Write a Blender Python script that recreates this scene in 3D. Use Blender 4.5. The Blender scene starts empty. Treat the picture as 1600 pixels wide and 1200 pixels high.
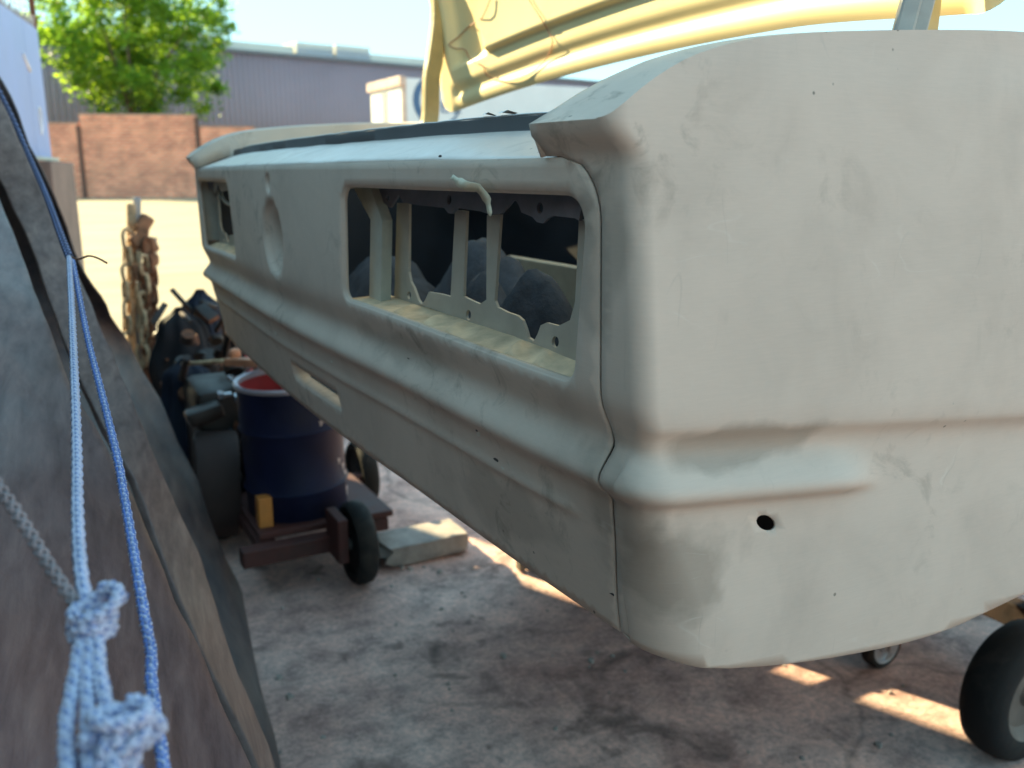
import bpy, bmesh, math, random
from mathutils import Vector, Matrix, noise
from mathutils.geometry import delaunay_2d_cdt

random.seed(7)
R = math.radians
SC = bpy.context.scene
COL = SC.collection

# ------------------------------------------------------------------ camera
H = 1.15                      # eye height above the yard
F, PITCH, YAW = 1400.0, R(13.2), R(28.5)
cam = bpy.data.cameras.new('camera')
cam.sensor_width = 36.0
cam.lens = 36.0 * F / 1600.0
cam.clip_start, cam.clip_end = 0.02, 3000
cam.dof.use_dof = True
cam.dof.focus_distance = 0.78
cam.dof.aperture_fstop = 7.0
cam_o = bpy.data.objects.new('camera', cam)
COL.objects.link(cam_o)
cam_o.location = (0, 0, H)
cam_o.rotation_euler = (R(90) - PITCH, 0, -YAW)
SC.camera = cam_o

# ------------------------------------------------------------------ sky and sun
SUN_AZ = math.atan2(-0.40, 0.917)      # from +Y towards +X
SUN_EL = R(30)
world = bpy.data.worlds.new('World')
SC.world = world
world.use_nodes = True
wn = world.node_tree
sky = wn.nodes.new('ShaderNodeTexSky')
sky.sky_type = 'NISHITA'
sky.sun_disc = False
sky.sun_elevation = SUN_EL
sky.sun_rotation = SUN_AZ
sky.air_density = 1.0
sky.dust_density = 0.05
sky.ozone_density = 2.0
bg = wn.nodes['Background']
bg.inputs[1].default_value = 0.15
gm = wn.nodes.new('ShaderNodeGamma'); gm.inputs[1].default_value = 0.3
tint = wn.nodes.new('ShaderNodeMix'); tint.data_type = 'RGBA'; tint.blend_type = 'MULTIPLY'; tint.inputs[0].default_value = 1.0
tint.inputs[7].default_value = (0.575, 0.91, 0.98, 1)
wn.links.new(sky.outputs[0], gm.inputs[0]); wn.links.new(gm.outputs[0], tint.inputs[6])
wn.links.new(tint.outputs[2], bg.inputs[0])
sun = bpy.data.lights.new('sun', 'SUN')
sun.energy = 2.7
sun.angle = R(0.5)
sun.color = (1.0, 0.84, 0.48)
sun_o = bpy.data.objects.new('sun', sun)
COL.objects.link(sun_o)
to_sun = Vector((math.sin(SUN_AZ) * math.cos(SUN_EL), math.cos(SUN_AZ) * math.cos(SUN_EL), math.sin(SUN_EL)))
sun_o.rotation_euler = to_sun.to_track_quat('Z', 'Y').to_euler()
sun_o.location = (0, 0, 30)
SC.view_settings.view_transform = 'Standard'
SC.view_settings.look = 'None'
SC.view_settings.exposure = 2.75
SC.view_settings.gamma = 1.0
SC.view_settings.use_curve_mapping = False
SC.cycles.max_bounces = 8
SC.cycles.use_denoising = True

# ------------------------------------------------------------------ measuring helpers (survey of the place)
_ct, _st, _cy, _sy = math.cos(PITCH), math.sin(PITCH), math.cos(YAW), math.sin(YAW)
def ray(px, py):
    r, d = (px - 800) / F, (py - 600) / F
    h, u = _ct - d * _st, -_st - d * _ct
    return Vector((r * _cy + h * _sy, -r * _sy + h * _cy, u))
def atT(px, py, t):
    v = ray(px, py) * t
    return Vector((v.x, v.y, v.z + H))
def atX(px, py, x):
    v = ray(px, py); return atT(px, py, x / v.x)
def atY(px, py, y):
    v = ray(px, py); return atT(px, py, y / v.y)
def atZ(px, py, z):
    v = ray(px, py); return atT(px, py, (z - H) / v.z)

def lerp(a, b, t): return a + (b - a) * t
def clamp(x, a=0.0, b=1.0): return max(a, min(b, x))
def sstep(a, b, x):
    t = clamp((x - a) / (b - a)); return t * t * (3 - 2 * t)
def interp(tab, x):
    """smooth (Catmull-Rom style monotone) interpolation in a table"""
    if x <= tab[0][0]: return tab[0][1]
    if x >= tab[-1][0]: return tab[-1][1]
    for i in range(len(tab) - 1):
        x0, y0 = tab[i]; x1, y1 = tab[i + 1]
        if x0 <= x <= x1:
            def slope(j):
                if j <= 0 or j >= len(tab) - 1: return 0.0 if j > 0 else (tab[1][1]-tab[0][1])/(tab[1][0]-tab[0][0])
                return (tab[j+1][1] - tab[j-1][1]) / (tab[j+1][0] - tab[j-1][0])
            h = x1 - x0; t = (x - x0) / h
            m0, m1 = slope(i) * h, slope(i + 1) * h
            t2, t3 = t * t, t * t * t
            return (2*t3-3*t2+1)*y0 + (t3-2*t2+t)*m0 + (-2*t3+3*t2)*y1 + (t3-t2)*m1

# ------------------------------------------------------------------ materials
MATS = {}
def nodes_of(name, rough=0.6, metal=0.0, spec=0.5):
    m = bpy.data.materials.new(name); m.use_nodes = True
    nt = m.node_tree; b = nt.nodes['Principled BSDF']
    b.inputs['Roughness'].default_value = rough
    b.inputs['Metallic'].default_value = metal
    b.inputs['Specular IOR Level'].default_value = spec
    MATS[name] = m
    return m, nt, b
def n_(nt, t, **kw):
    n = nt.nodes.new(t)
    for k, v in kw.items():
        if k in n.inputs: n.inputs[k].default_value = v
        else: setattr(n, k, v)
    return n
def ramp(nt, fac, stops):
    r = nt.nodes.new('ShaderNodeValToRGB')
    e = r.color_ramp.elements
    while len(e) < len(stops): e.new(0.5)
    for el, (p, c) in zip(e, stops):
        el.position = p; el.color = tuple(c) + (1,) if len(c) == 3 else c
    nt.links.new(fac, r.inputs[0]); return r
def mixc(nt, fac, a, b, mode='MIX'):
    m = nt.nodes.new('ShaderNodeMix'); m.data_type = 'RGBA'; m.blend_type = mode
    for sock, v in ((m.inputs[0], fac), (m.inputs[6], a), (m.inputs[7], b)):
        if hasattr(v, 'links') or hasattr(v, 'is_linked'): nt.links.new(v, sock)
        elif isinstance(v, (int, float)): sock.default_value = v
        else: sock.default_value = tuple(v) + (1,)
    return m.outputs[2]
def coord(nt, kind='Object', scale=(1, 1, 1), rot=(0, 0, 0)):
    tc = nt.nodes.new('ShaderNodeTexCoord'); mp = nt.nodes.new('ShaderNodeMapping')
    mp.inputs['Scale'].default_value = scale; mp.inputs['Rotation'].default_value = rot
    nt.links.new(tc.outputs[kind], mp.inputs[0]); return mp.outputs[0]
def noise_(nt, co, scale, detail=6, rough=0.6, dist=0.0):
    n = n_(nt, 'ShaderNodeTexNoise', Scale=scale, Detail=detail, Roughness=rough, Distortion=dist)
    nt.links.new(co, n.inputs['Vector']); return n.outputs['Fac']
def bump(nt, b, h, strength=0.2, dist=0.01):
    bn = n_(nt, 'ShaderNodeBump', Strength=strength, Distance=dist)
    nt.links.new(h, bn.inputs['Height']); nt.links.new(bn.outputs[0], b.inputs['Normal'])
def simple(name, col, rough=0.6, metal=0.0, var=0.25, scale=12.0, bmp=0.0, spec=0.5, dirt=None):
    """procedural material: base colour broken up by two noises, plus optional dirt colour"""
    m, nt, b = nodes_of(name, rough, metal, spec)
    co = coord(nt)
    f = noise_(nt, co, scale)
    lo = tuple(c * (1 - var) for c in col); hi = tuple(min(1, c * (1 + var)) for c in col)
    r = ramp(nt, f, [(0.3, lo), (0.7, hi)])
    out = r.outputs[0]
    if dirt:
        f2 = noise_(nt, co, scale * 0.37, 8, 0.7, 0.4)
        rr = ramp(nt, f2, [(0.48, (0, 0, 0)), (0.66, (1, 1, 1))])
        out = mixc(nt, rr.outputs[0], out, dirt)
    nt.links.new(out, b.inputs['Base Color'])
    rr2 = ramp(nt, f, [(0.2, (rough * 0.8,) * 3), (0.8, (min(1, rough * 1.2),) * 3)])
    nt.links.new(rr2.outputs[0], b.inputs['Roughness'])
    if bmp: bump(nt, b, noise_(nt, co, scale * 4), bmp, 0.004)
    return m

SPOTS = [((.43, .49, H - .300), .055, (.8, .6, 1.0), .55), ((.47, .49, H - .205), .050, (.5, .6, 2.6), .5), ((.375, .53, H - .245), .035, (.7, .8, .6), .45),
         ((.352, .72, H - .325), .06, (.5, .5, 1.3), .35), ((.345, .90, H - .185), .05, (.5, .35, 2.2), .35), ((.37, .55, H - .05), .04, (.6, 1.2, .6), .35)]
def primer_mat(name, base, smudge, r0=0.55, r1=0.72, spec=0.28):
    """sanded filler primer: cloudy smudges, scuffs, fine sanding marks, specks"""
    m, nt, b = nodes_of(name, 0.6, 0.0, spec)
    co = coord(nt)
    big = noise_(nt, co, 6.0, 5, 0.6, 0.6)
    mid = noise_(nt, co, 22.0, 6, 0.65, 0.9)
    c1 = ramp(nt, big, [(0.28, tuple(c * 0.84 for c in base)), (0.5, tuple(c * 0.97 for c in base)), (0.75, tuple(min(1, c * 1.05) for c in base))])
    sm = ramp(nt, mid, [(0.54, (0, 0, 0)), (0.68, (0.62, 0.62, 0.62))])
    gate = ramp(nt, noise_(nt, co, 3.1, 3, 0.5), [(0.42, (0, 0, 0)), (0.62, (1, 1, 1))])
    g = nt.nodes.new('ShaderNodeMath'); g.operation = 'MULTIPLY'
    nt.links.new(sm.outputs[0], g.inputs[0]); nt.links.new(gate.outputs[0], g.inputs[1])
    col = mixc(nt, g.outputs[0], c1.outputs[0], smudge)
    # rubbed-through filler patches: brown blotches at fixed spots on the body
    tcd = nt.nodes.new('ShaderNodeTexCoord'); dn = n_(nt, 'ShaderNodeTexNoise', Scale=14.0, Detail=5.0)
    nt.links.new(tcd.outputs['Object'], dn.inputs['Vector'])
    for (c_, rad_, sq_, amt_) in SPOTS:
        mp_ = nt.nodes.new('ShaderNodeMapping'); mp_.inputs['Location'].default_value = tuple(-c_[i] * sq_[i] for i in range(3)); mp_.inputs['Scale'].default_value = sq_
        nt.links.new(tcd.outputs['Object'], mp_.inputs[0])
        ln = nt.nodes.new('ShaderNodeVectorMath'); ln.operation = 'LENGTH'; nt.links.new(mp_.outputs[0], ln.inputs[0])
        ad = nt.nodes.new('ShaderNodeMath'); ad.operation = 'MULTIPLY_ADD'; ad.inputs[1].default_value = rad_ * 2.4
        nt.links.new(dn.outputs['Fac'], ad.inputs[0]); nt.links.new(ln.outputs['Value'], ad.inputs[2])
        rm = nt.nodes.new('ShaderNodeMapRange'); rm.inputs[1].default_value = rad_ * 2.15; rm.inputs[2].default_value = rad_ * 1.75; rm.inputs[3].default_value = 0; rm.inputs[4].default_value = amt_
        nt.links.new(ad.outputs[0], rm.inputs[0])
        col = mixc(nt, rm.outputs[0], col, smudge)
    # sanding streaks
    st = noise_(nt, coord(nt, scale=(6, 6, 90)), 9.0, 4, 0.7)
    stc = ramp(nt, st, [(0.35, (0.975, 0.975, 0.975)), (0.65, (1.02, 1.02, 1.02))])
    col = mixc(nt, 1.0, col, stc.outputs[0], 'MULTIPLY')
    # fine curved scratches: thin contour lines of a stretched noise, gated
    for (sc_, rot_, tone_) in (((4, 4, 13), (0.4, 0.2, 0), (0.80, 0.77, 0.70)), ((9, 9, 3), (0.1, 0.9, 0.3), (0.22, 0.19, 0.16))):
        sn_ = noise_(nt, coord(nt, scale=sc_, rot=rot_), 1.6, 2, 0.4, 0.3)
        sl_ = ramp(nt, sn_, [(0.494, (0, 0, 0)), (0.4985, (1, 1, 1)), (0.5015, (1, 1, 1)), (0.506, (0, 0, 0))])
        sg1 = ramp(nt, noise_(nt, co, 11.0, 4, 0.6), [(0.57, (0, 0, 0)), (0.68, (0.22, 0.22, 0.22))])
        mm_ = nt.nodes.new('ShaderNodeMath'); mm_.operation = 'MULTIPLY'; nt.links.new(sl_.outputs[0], mm_.inputs[0]); nt.links.new(sg1.outputs[0], mm_.inputs[1])
        col = mixc(nt, mm_.outputs[0], col, tone_)
    # dark specks and chips
    v = n_(nt, 'ShaderNodeTexVoronoi', Scale=42.0); nt.links.new(co, v.inputs['Vector'])
    sp = ramp(nt, v.outputs['Distance'], [(0.05, (1, 1, 1)), (0.085, (0, 0, 0))])
    gate2 = ramp(nt, noise_(nt, co, 7.0, 2, 0.5), [(0.58, (0, 0, 0)), (0.64, (0.8, 0.8, 0.8))])
    g2 = nt.nodes.new('ShaderNodeMath'); g2.operation = 'MULTIPLY'
    nt.links.new(sp.outputs[0], g2.inputs[0]); nt.links.new(gate2.outputs[0], g2.inputs[1])
    col = mixc(nt, g2.outputs[0], col, (0.10, 0.09, 0.07))
    nt.links.new(col, b.inputs['Base Color'])
    rr = ramp(nt, mid, [(0.3, (r0,) * 3), (0.7, (r1,) * 3)])
    nt.links.new(rr.outputs[0], b.inputs['Roughness'])
    bump(nt, b, noise_(nt, co, 30.0, 8, 0.7), 0.10, 0.002)
    return m
M_primer = primer_mat('primer', (0.64, 0.52, 0.428), (0.26, 0.21, 0.165))
M_deck = primer_mat('rubbed_deck', (0.60, 0.50, 0.44), (0.34, 0.27, 0.23), 0.28, 0.45, 0.5)
M_dusty = simple('dusty_primer', (0.74, 0.55, 0.36), 0.8, 0, 0.3, 30, 0.2, 0.2)
M_inner = simple('inner_primer', (0.46, 0.41, 0.34), 0.55, 0, 0.15, 20, 0.05)
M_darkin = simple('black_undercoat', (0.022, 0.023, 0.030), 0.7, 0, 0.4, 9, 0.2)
M_navy_in = simple('dark_lamp_flange', (0.15, 0.145, 0.165), 0.5, 0, 0.3, 30)
M_yellow = simple('yellow_paint', (0.88, 0.72, 0.39), 0.5, 0, 0.06, 4, 0.0, 0.5)
M_strip = simple('bare_lip', (0.55, 0.55, 0.55), 0.35, 0.6, 0.2, 40)

# ------------------------------------------------------------------ mesh helpers
def link(name, me, mat=None, parent=None, smooth=True):
    o = bpy.data.objects.new(name, me); COL.objects.link(o)
    if mat is not None:
        for mm in (mat if isinstance(mat, (list, tuple)) else [mat]): me.materials.append(mm)
    if parent is not None: o.parent = parent
    if smooth:
        for p in me.polygons: p.use_smooth = True
    return o
def mesh(name, verts, faces, mat=None, parent=None, smooth=True):
    me = bpy.data.meshes.new(name)
    me.from_pydata([tuple(v) for v in verts], [], faces); me.update()
    return link(name, me, mat, parent, smooth)
def bmo(name, bm, mat=None, parent=None, smooth=False, auto=None):
    bmesh.ops.recalc_face_normals(bm, faces=bm.faces)
    me = bpy.data.meshes.new(name); bm.to_mesh(me); bm.free()
    o = link(name, me, mat, parent, smooth or auto is not None)
    if auto is not None: sharp(o, auto)
    return o
def sharp(o, deg=35):
    me = o.data; bm = bmesh.new(); bm.from_mesh(me)
    for e in bm.edges:
        if len(e.link_faces) == 2 and e.calc_face_angle(0) > R(deg): e.smooth = False
    bm.to_mesh(me); bm.free()
def solid(o, th, offset=-1, bevel=0):
    s = o.modifiers.new('thickness', 'SOLIDIFY'); s.thickness = th; s.offset = offset
    s.use_even_offset = False
    return o
def empty(name, label, cat, loc=(0, 0, 0), group=None, rotz=0):
    o = bpy.data.objects.new(name, None); COL.objects.link(o)
    o.location = loc; o.rotation_euler = (0, 0, rotz); o.empty_display_size = 0.1
    tag(o, label, cat, group); return o
def tag(o, label=None, cat=None, group=None, kind=None):
    if label: o['label'] = label
    if cat: o['category'] = cat
    if group: o['group'] = group
    if kind: o['kind'] = kind
    return o
def rebase(parts, root):
    """parts were built in world space: keep them there under their root"""
    inv = Matrix.Translation(root.location) @ root.rotation_euler.to_matrix().to_4x4()
    inv.invert()
    for p in parts: p.matrix_parent_inverse = inv
def box(bm, c, s, rot=None, bev=0.0):
    r = bmesh.ops.create_cube(bm, size=1.0)
    vs = r['verts']
    bmesh.ops.scale(bm, vec=s, verts=vs)
    if bev:
        es = list({e for v in vs for e in v.link_edges})
        rr = bmesh.ops.bevel(bm, geom=es, offset=bev, segments=2, profile=0.5, affect='EDGES')
        vs = list({v for f in rr['faces'] for v in f.verts} | {v for v in vs if v.is_valid})
    if rot is not None: bmesh.ops.rotate(bm, cent=(0, 0, 0), matrix=rot, verts=vs)
    bmesh.ops.translate(bm, vec=c, verts=vs)
    return vs
def bar(bm, a, b, w, h, bev=0.0, up=Vector((0, 0, 1))):
    a, b = Vector(a), Vector(b); d = b - a
    z = d.normalized(); x = z.cross(up)
    if x.length < 1e-4: x = Vector((1, 0, 0))
    x.normalize(); y = z.cross(x)
    rot = Matrix((x, y, z)).transposed()
    return box(bm, (a + b) / 2, (w, h, d.length), rot, bev)
def frames(pts):
    """parallel transport frames"""
    n = len(pts); T = []
    for i in range(n):
        d = pts[min(i + 1, n - 1)] - pts[max(i - 1, 0)]
        T.append(d.normalized() if d.length > 1e-9 else Vector((0, 0, 1)))
    u = T[0].orthogonal().normalized(); out = []
    for t in T:
        u = (u - t * u.dot(t)).normalized(); out.append((t, u, t.cross(u)))
    return out
def tube_geo(pts, rad, seg=8, cap=True, V=None, Fc=None):
    V = [] if V is None else V; Fc = [] if Fc is None else Fc
    pts = [Vector(p) for p in pts]; fr = frames(pts); b0 = len(V); n = len(pts)
    for i, (p, (t, u, v)) in enumerate(zip(pts, fr)):
        r = rad(i / max(1, n - 1)) if callable(rad) else rad
        for k in range(seg):
            a = 2 * math.pi * k / seg
            V.append(p + u * (r * math.cos(a)) + v * (r * math.sin(a)))
    for i in range(n - 1):
        for k in range(seg):
            k2 = (k + 1) % seg
            Fc.append((b0 + i * seg + k, b0 + i * seg + k2, b0 + (i + 1) * seg + k2, b0 + (i + 1) * seg + k))
    if cap:
        Fc.append(tuple(b0 + k for k in reversed(range(seg))))
        Fc.append(tuple(b0 + (n - 1) * seg + k for k in range(seg)))
    return V, Fc
def tube(name, pts, rad, seg=8, mat=None, parent=None):
    V, Fc = tube_geo(pts, rad, seg)
    return mesh(name, V, Fc, mat, parent)
def spline(pts, n):
    pts = [Vector(p) for p in pts]; out = []
    m = len(pts) - 1
    for i in range(n + 1):
        s = i / n * m; k = min(int(s), m - 1); t = s - k
        p0 = pts[max(k - 1, 0)]; p1 = pts[k]; p2 = pts[k + 1]; p3 = pts[min(k + 2, m)]
        out.append(0.5 * ((2 * p1) + (p2 - p0) * t + (2 * p0 - 5 * p1 + 4 * p2 - p3) * t * t + (3 * p1 - p0 - 3 * p2 + p3) * t * t * t))
    return out
def lathe(name, prof, seg=32, mat=None, parent=None, axis='Z', loc=(0, 0, 0), auto=40, cap=True):
    V, Fc = [], []
    for r, z in prof:
        for k in range(seg):
            a = 2 * math.pi * k / seg
            V.append(Vector((r * math.cos(a), r * math.sin(a), z)))
    n = len(prof)
    for i in range(n - 1):
        for k in range(seg):
            k2 = (k + 1) % seg
            Fc.append((i * seg + k, i * seg + k2, (i + 1) * seg + k2, (i + 1) * seg + k))
    if cap and prof[0][0] > 1e-6: Fc.append(tuple(reversed(range(seg))))
    if cap and prof[-1][0] > 1e-6: Fc.append(tuple((n - 1) * seg + k for k in range(seg)))
    if axis == 'Y': V = [Vector((v.x, v.z, -v.y)) for v in V]
    if axis == 'X': V = [Vector((v.z, v.y, -v.x)) for v in V]
    V = [v + Vector(loc) for v in V]
    o = mesh(name, V, Fc, mat, parent)
    if auto: sharp(o, auto)
    return o
def inpoly(p, poly):
    x, y = p; c = False; n = len(poly); j = n - 1
    for i in range(n):
        xi, yi = poly[i]; xj, yj = poly[j]
        if (yi > y) != (yj > y) and x < (xj - xi) * (y - yi) / (yj - yi) + xi: c = not c
        j = i
    return c
def dpoly(p, poly):
    x, y = p; best = 1e9; n = len(poly)
    for i in range(n):
        ax, ay = poly[i]; bx, by = poly[(i + 1) % n]
        dx, dy = bx - ax, by - ay; L = dx * dx + dy * dy
        t = clamp(((x - ax) * dx + (y - ay) * dy) / L) if L > 0 else 0
        best = min(best, math.hypot(x - ax - t * dx, y - ay - t * dy))
    return best
def cdt(outer, holes, grid, clear=0.003):
    """triangulated polygon with holes; grid points inside give it resolution"""
    pts, edges = [], []
    for loop in [outer] + holes:
        b = len(pts); n = len(loop)
        pts += [Vector(p) for p in loop]
        edges += [(b + i, b + (i + 1) % n) for i in range(n)]
    for g in grid:
        if inpoly(g, outer) and not any(inpoly(g, h) for h in holes):
            if dpoly(g, outer) > clear and all(dpoly(g, h) > clear for h in holes): pts.append(Vector(g))
    vo, _, fo, *_ = delaunay_2d_cdt(pts, edges, [], 0, 1e-6)
    faces = []
    for f in fo:
        c = (sum(vo[i].x for i in f) / len(f), sum(vo[i].y for i in f) / len(f))
        if inpoly(c, outer) and not any(inpoly(c, h) for h in holes): faces.append(tuple(f))
    return [(v.x, v.y) for v in vo], faces
def rrect(x0, x1, y0, y1, r, n=8):
    """rounded rectangle, counter-clockwise; r may be 4 radii (x0y0, x1y0, x1y1, x0y1)"""
    rs = r if isinstance(r, (list, tuple)) else [r] * 4
    out = []
    for (cx, cy, a0, q) in ((x0 + rs[0], y0 + rs[0], 180, rs[0]), (x1 - rs[1], y0 + rs[1], 270, rs[1]),
                            (x1 - rs[2], y1 - rs[2], 0, rs[2]), (x0 + rs[3], y1 - rs[3], 90, rs[3])):
        for i in range(n + 1):
            a = R(a0 + 90 * i / n); out.append((cx + q * math.cos(a), cy + q * math.sin(a)))
    return out
def dense(poly, step):
    out = []; n = len(poly)
    for i in range(n):
        a, b = poly[i], poly[(i + 1) % n]
        L = math.hypot(b[0] - a[0], b[1] - a[1]); k = max(1, int(L / step + 0.5))
        out += [(lerp(a[0], b[0], j / k), lerp(a[1], b[1], j / k)) for j in range(k)]
    return out
def circle(cx, cy, rx, ry=None, n=24):
    ry = ry or rx
    return [(cx + rx * math.cos(2 * math.pi * i / n), cy + ry * math.sin(2 * math.pi * i / n)) for i in range(n)]
def plate(name, pts3, th, mat, parent, holes=()):
    """flat plate from world-space outline lying in a plane X = const, thickness along +X"""
    x = pts3[0][0] if not isinstance(pts3[0], Vector) else pts3[0].x
    outer = [(p[1], p[2]) for p in pts3]
    v, f = cdt(outer, [list(h) for h in holes], [])
    o = mesh(name, [(x, a, b) for a, b in v], f, mat, parent, False)
    solid(o, th, 0)
    return o
# ------------------------------------------------------------------ ground
def ground_mat():
    m, nt, b = nodes_of('yard_concrete', 0.85, 0, 0.3)
    co = coord(nt)
    a = noise_(nt, co, 2.2, 8, 0.62, 0.4); c = noise_(nt, co, 10.0, 9, 0.66, 0.25); d = noise_(nt, co, 70.0, 6, 0.75)
    c1 = ramp(nt, a, [(0.3, (0.46, 0.26, 0.225)), (0.5, (0.73, 0.46, 0.40)), (0.72, (0.86, 0.62, 0.55))])
    c2 = ramp(nt, c, [(0.34, (0.55, 0.55, 0.56)), (0.5, (0.95, 0.95, 0.95)), (0.68, (1.25, 1.22, 1.18))])
    col = mixc(nt, 1.0, c1.outputs[0], c2.outputs[0], 'MULTIPLY')
    c3 = ramp(nt, d, [(0.35, (0.72, 0.72, 0.72)), (0.62, (1.18, 1.17, 1.15))])
    col = mixc(nt, 1.0, col, c3.outputs[0], 'MULTIPLY')
    oil = ramp(nt, noise_(nt, co, 3.3, 4, 0.55, 1.2), [(0.57, (0, 0, 0)), (0.68, (0.75, 0.75, 0.75))])
    col = mixc(nt, oil.outputs[0], col, (0.075, 0.052, 0.048))
    vc = n_(nt, 'ShaderNodeTexVoronoi', Scale=0.75); vc.feature = 'DISTANCE_TO_EDGE'
    wv = n_(nt, 'ShaderNodeTexNoise', Scale=3.0, Detail=6.0); nt.links.new(co, wv.inputs['Vector'])
    wm = mixc(nt, 0.22, co, wv.outputs['Color']); nt.links.new(wm, vc.inputs['Vector'])
    ck_ = ramp(nt, vc.outputs['Distance'], [(0.0, (0.4, 0.4, 0.4)), (0.007, (0, 0, 0))])
    col = mixc(nt, ck_.outputs[0], col, (0.06, 0.045, 0.04))
    vs_ = n_(nt, 'ShaderNodeTexVoronoi', Scale=7.0); wd_ = n_(nt, 'ShaderNodeTexNoise', Scale=22.0, Detail=5.0); nt.links.new(co, wd_.inputs['Vector']); nt.links.new(mixc(nt, 0.13, co, wd_.outputs['Color']), vs_.inputs['Vector'])
    so_ = ramp(nt, vs_.outputs['Distance'], [(0.10, (0.6, 0.6, 0.6)), (0.24, (0, 0, 0))])
    gt_ = ramp(nt, noise_(nt, co, 1.7, 3, .5), [(0.50, (0, 0, 0)), (0.56, (1, 1, 1))])
    sg_ = nt.nodes.new('ShaderNodeMath'); sg_.operation = 'MULTIPLY'; nt.links.new(so_.outputs[0], sg_.inputs[0]); nt.links.new(gt_.outputs[0], sg_.inputs[1])
    col = mixc(nt, sg_.outputs[0], col, (0.08, 0.055, 0.05))
    # beyond the workshop slab the yard is pale dust
    tc = nt.nodes.new('ShaderNodeTexCoord'); sp = nt.nodes.new('ShaderNodeSeparateXYZ')
    nt.links.new(tc.outputs['Object'], sp.inputs[0])
    wob = nt.nodes.new('ShaderNodeMath'); wob.operation = 'MULTIPLY_ADD'; wob.inputs[1].default_value = 1.6
    nt.links.new(a, wob.inputs[0]); nt.links.new(sp.outputs[1], wob.inputs[2])
    far = nt.nodes.new('ShaderNodeMapRange'); far.inputs[1].default_value = 4.6; far.inputs[2].default_value = 7.0
    nt.links.new(wob.outputs[0], far.inputs[0])
    dust = ramp(nt, noise_(nt, coord(nt, scale=(0.25, 1.0, 1)), 1.1, 6, 0.6), [(0.3, (0.27, 0.21, 0.135)), (0.7, (0.40, 0.33, 0.225))])
    col = mixc(nt, far.outputs[0], col, dust.outputs[0])
    nt.links.new(col, b.inputs['Base Color'])
    hs = nt.nodes.new('ShaderNodeMath'); hs.operation = 'ADD'
    nt.links.new(c, hs.inputs[0]); nt.links.new(d, hs.inputs[1])
    bump(nt, b, hs.outputs[0], 0.55, 0.012)
    return m
g = 600.0
gv = [(-g, -g, 0), (g, -g, 0), (g, g, 0), (-g, g, 0)]
ground = mesh('ground', gv, [(0, 1, 2, 3)], ground_mat(), None, False)
tag(ground, kind='structure')

# ------------------------------------------------------------------ car shell
DC, KC, YC = 0.33, 0.0549, 1.36
YSEAM = 0.541
def xb(y): return DC + KC * (y - YC) ** 2
RIDGE = [(-0.2365, 0), (-0.2315, .15), (-0.2270, .55), (-0.2230, .88), (-0.2185, 1.0), (-0.2135, .94), (-0.207, .70), (-0.200, .38), (-0.194, .12), (-0.188, 0)]
REAR = [(-0.42, -.052), (-0.364, -.0430), (-0.275, -.0255), (-0.264, -.0232), (-0.245, -.0195), (-0.228, -.0178), (-0.196, -.0182), (-0.188, -.0178), (-0.180, -.0155), (-0.168, -.0102), (-0.158, -.0060), (-0.148, -.0042), (-0.11, -.0030), (-0.06, -.0018), (0.0, -.0003), (0.012, .000), (0.036, .017)]
FLANK = [(-0.46, -.004), (-0.352, .000), (-0.27, -.003), (-0.215, -.0065), (-0.190, -.0078), (-0.181, -.0062), (-0.1745, -.002), (-0.1695, .0025), (-0.164, .0040), (-0.150, .0045), (-0.08, .000), (0.0, -.008), (0.06, -.014), (0.125, -.022)]
AMP = 0.0140
def droop(y):
    return 0.011 * sstep(0.35, 0.85, abs(y - YC))
def zdroop(y, z):
    return z - droop(y) * clamp(-z / 0.15)
def crease(z):      # pressed bead along the valance
    return 0.0042 * math.exp(-((z + 0.264) / 0.0040) ** 2)
def o_rear(z): return interp(REAR, z) + AMP * interp(RIDGE, z)
def f_tail(y, z):
    fade = sstep(0.040, 0.075, y - YSEAM) * sstep(0.040, 0.075, 2 * YC - YSEAM - y)
    return Vector((xb(y) - o_rear(z) - crease(z) * fade, y, zdroop(y, z) + H))
def seam_y(z):
    if z <= -0.033: return YSEAM + 0.016 * sstep(-0.225, -0.36, z)
    q = min(z, 0.012) + 0.033
    return YSEAM + 0.045 - math.sqrt(max(0, 0.045 ** 2 - q * q))

car = empty('car_shell', 'rear of a coupe body in pale grey sanded primer with its boot lid open', 'car', (1.2, YC, 0))
carparts = []
def cp(o): carparts.append(o); return o
def mir(p): return Vector((p.x, 2 * YC - p.y, p.z))

# --- tail panel, one pressing from deck edge to valance, with lamp openings, filler bowl, lock hole and plate opening
ZB = -0.364
zs = [ZB + i * (0.012 - ZB) / 70 for i in range(71)]
left = [(seam_y(z) + 0.0026, z) for z in zs]
right = [(2 * YC - y, z) for y, z in reversed(left)]
outer = dense(left + right, 0.012)
lamp = dense(rrect(0.556, 1.038, -0.151, -0.0115, [0.016, 0.020, 0.022, 0.030], 7), 0.02)
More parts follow.
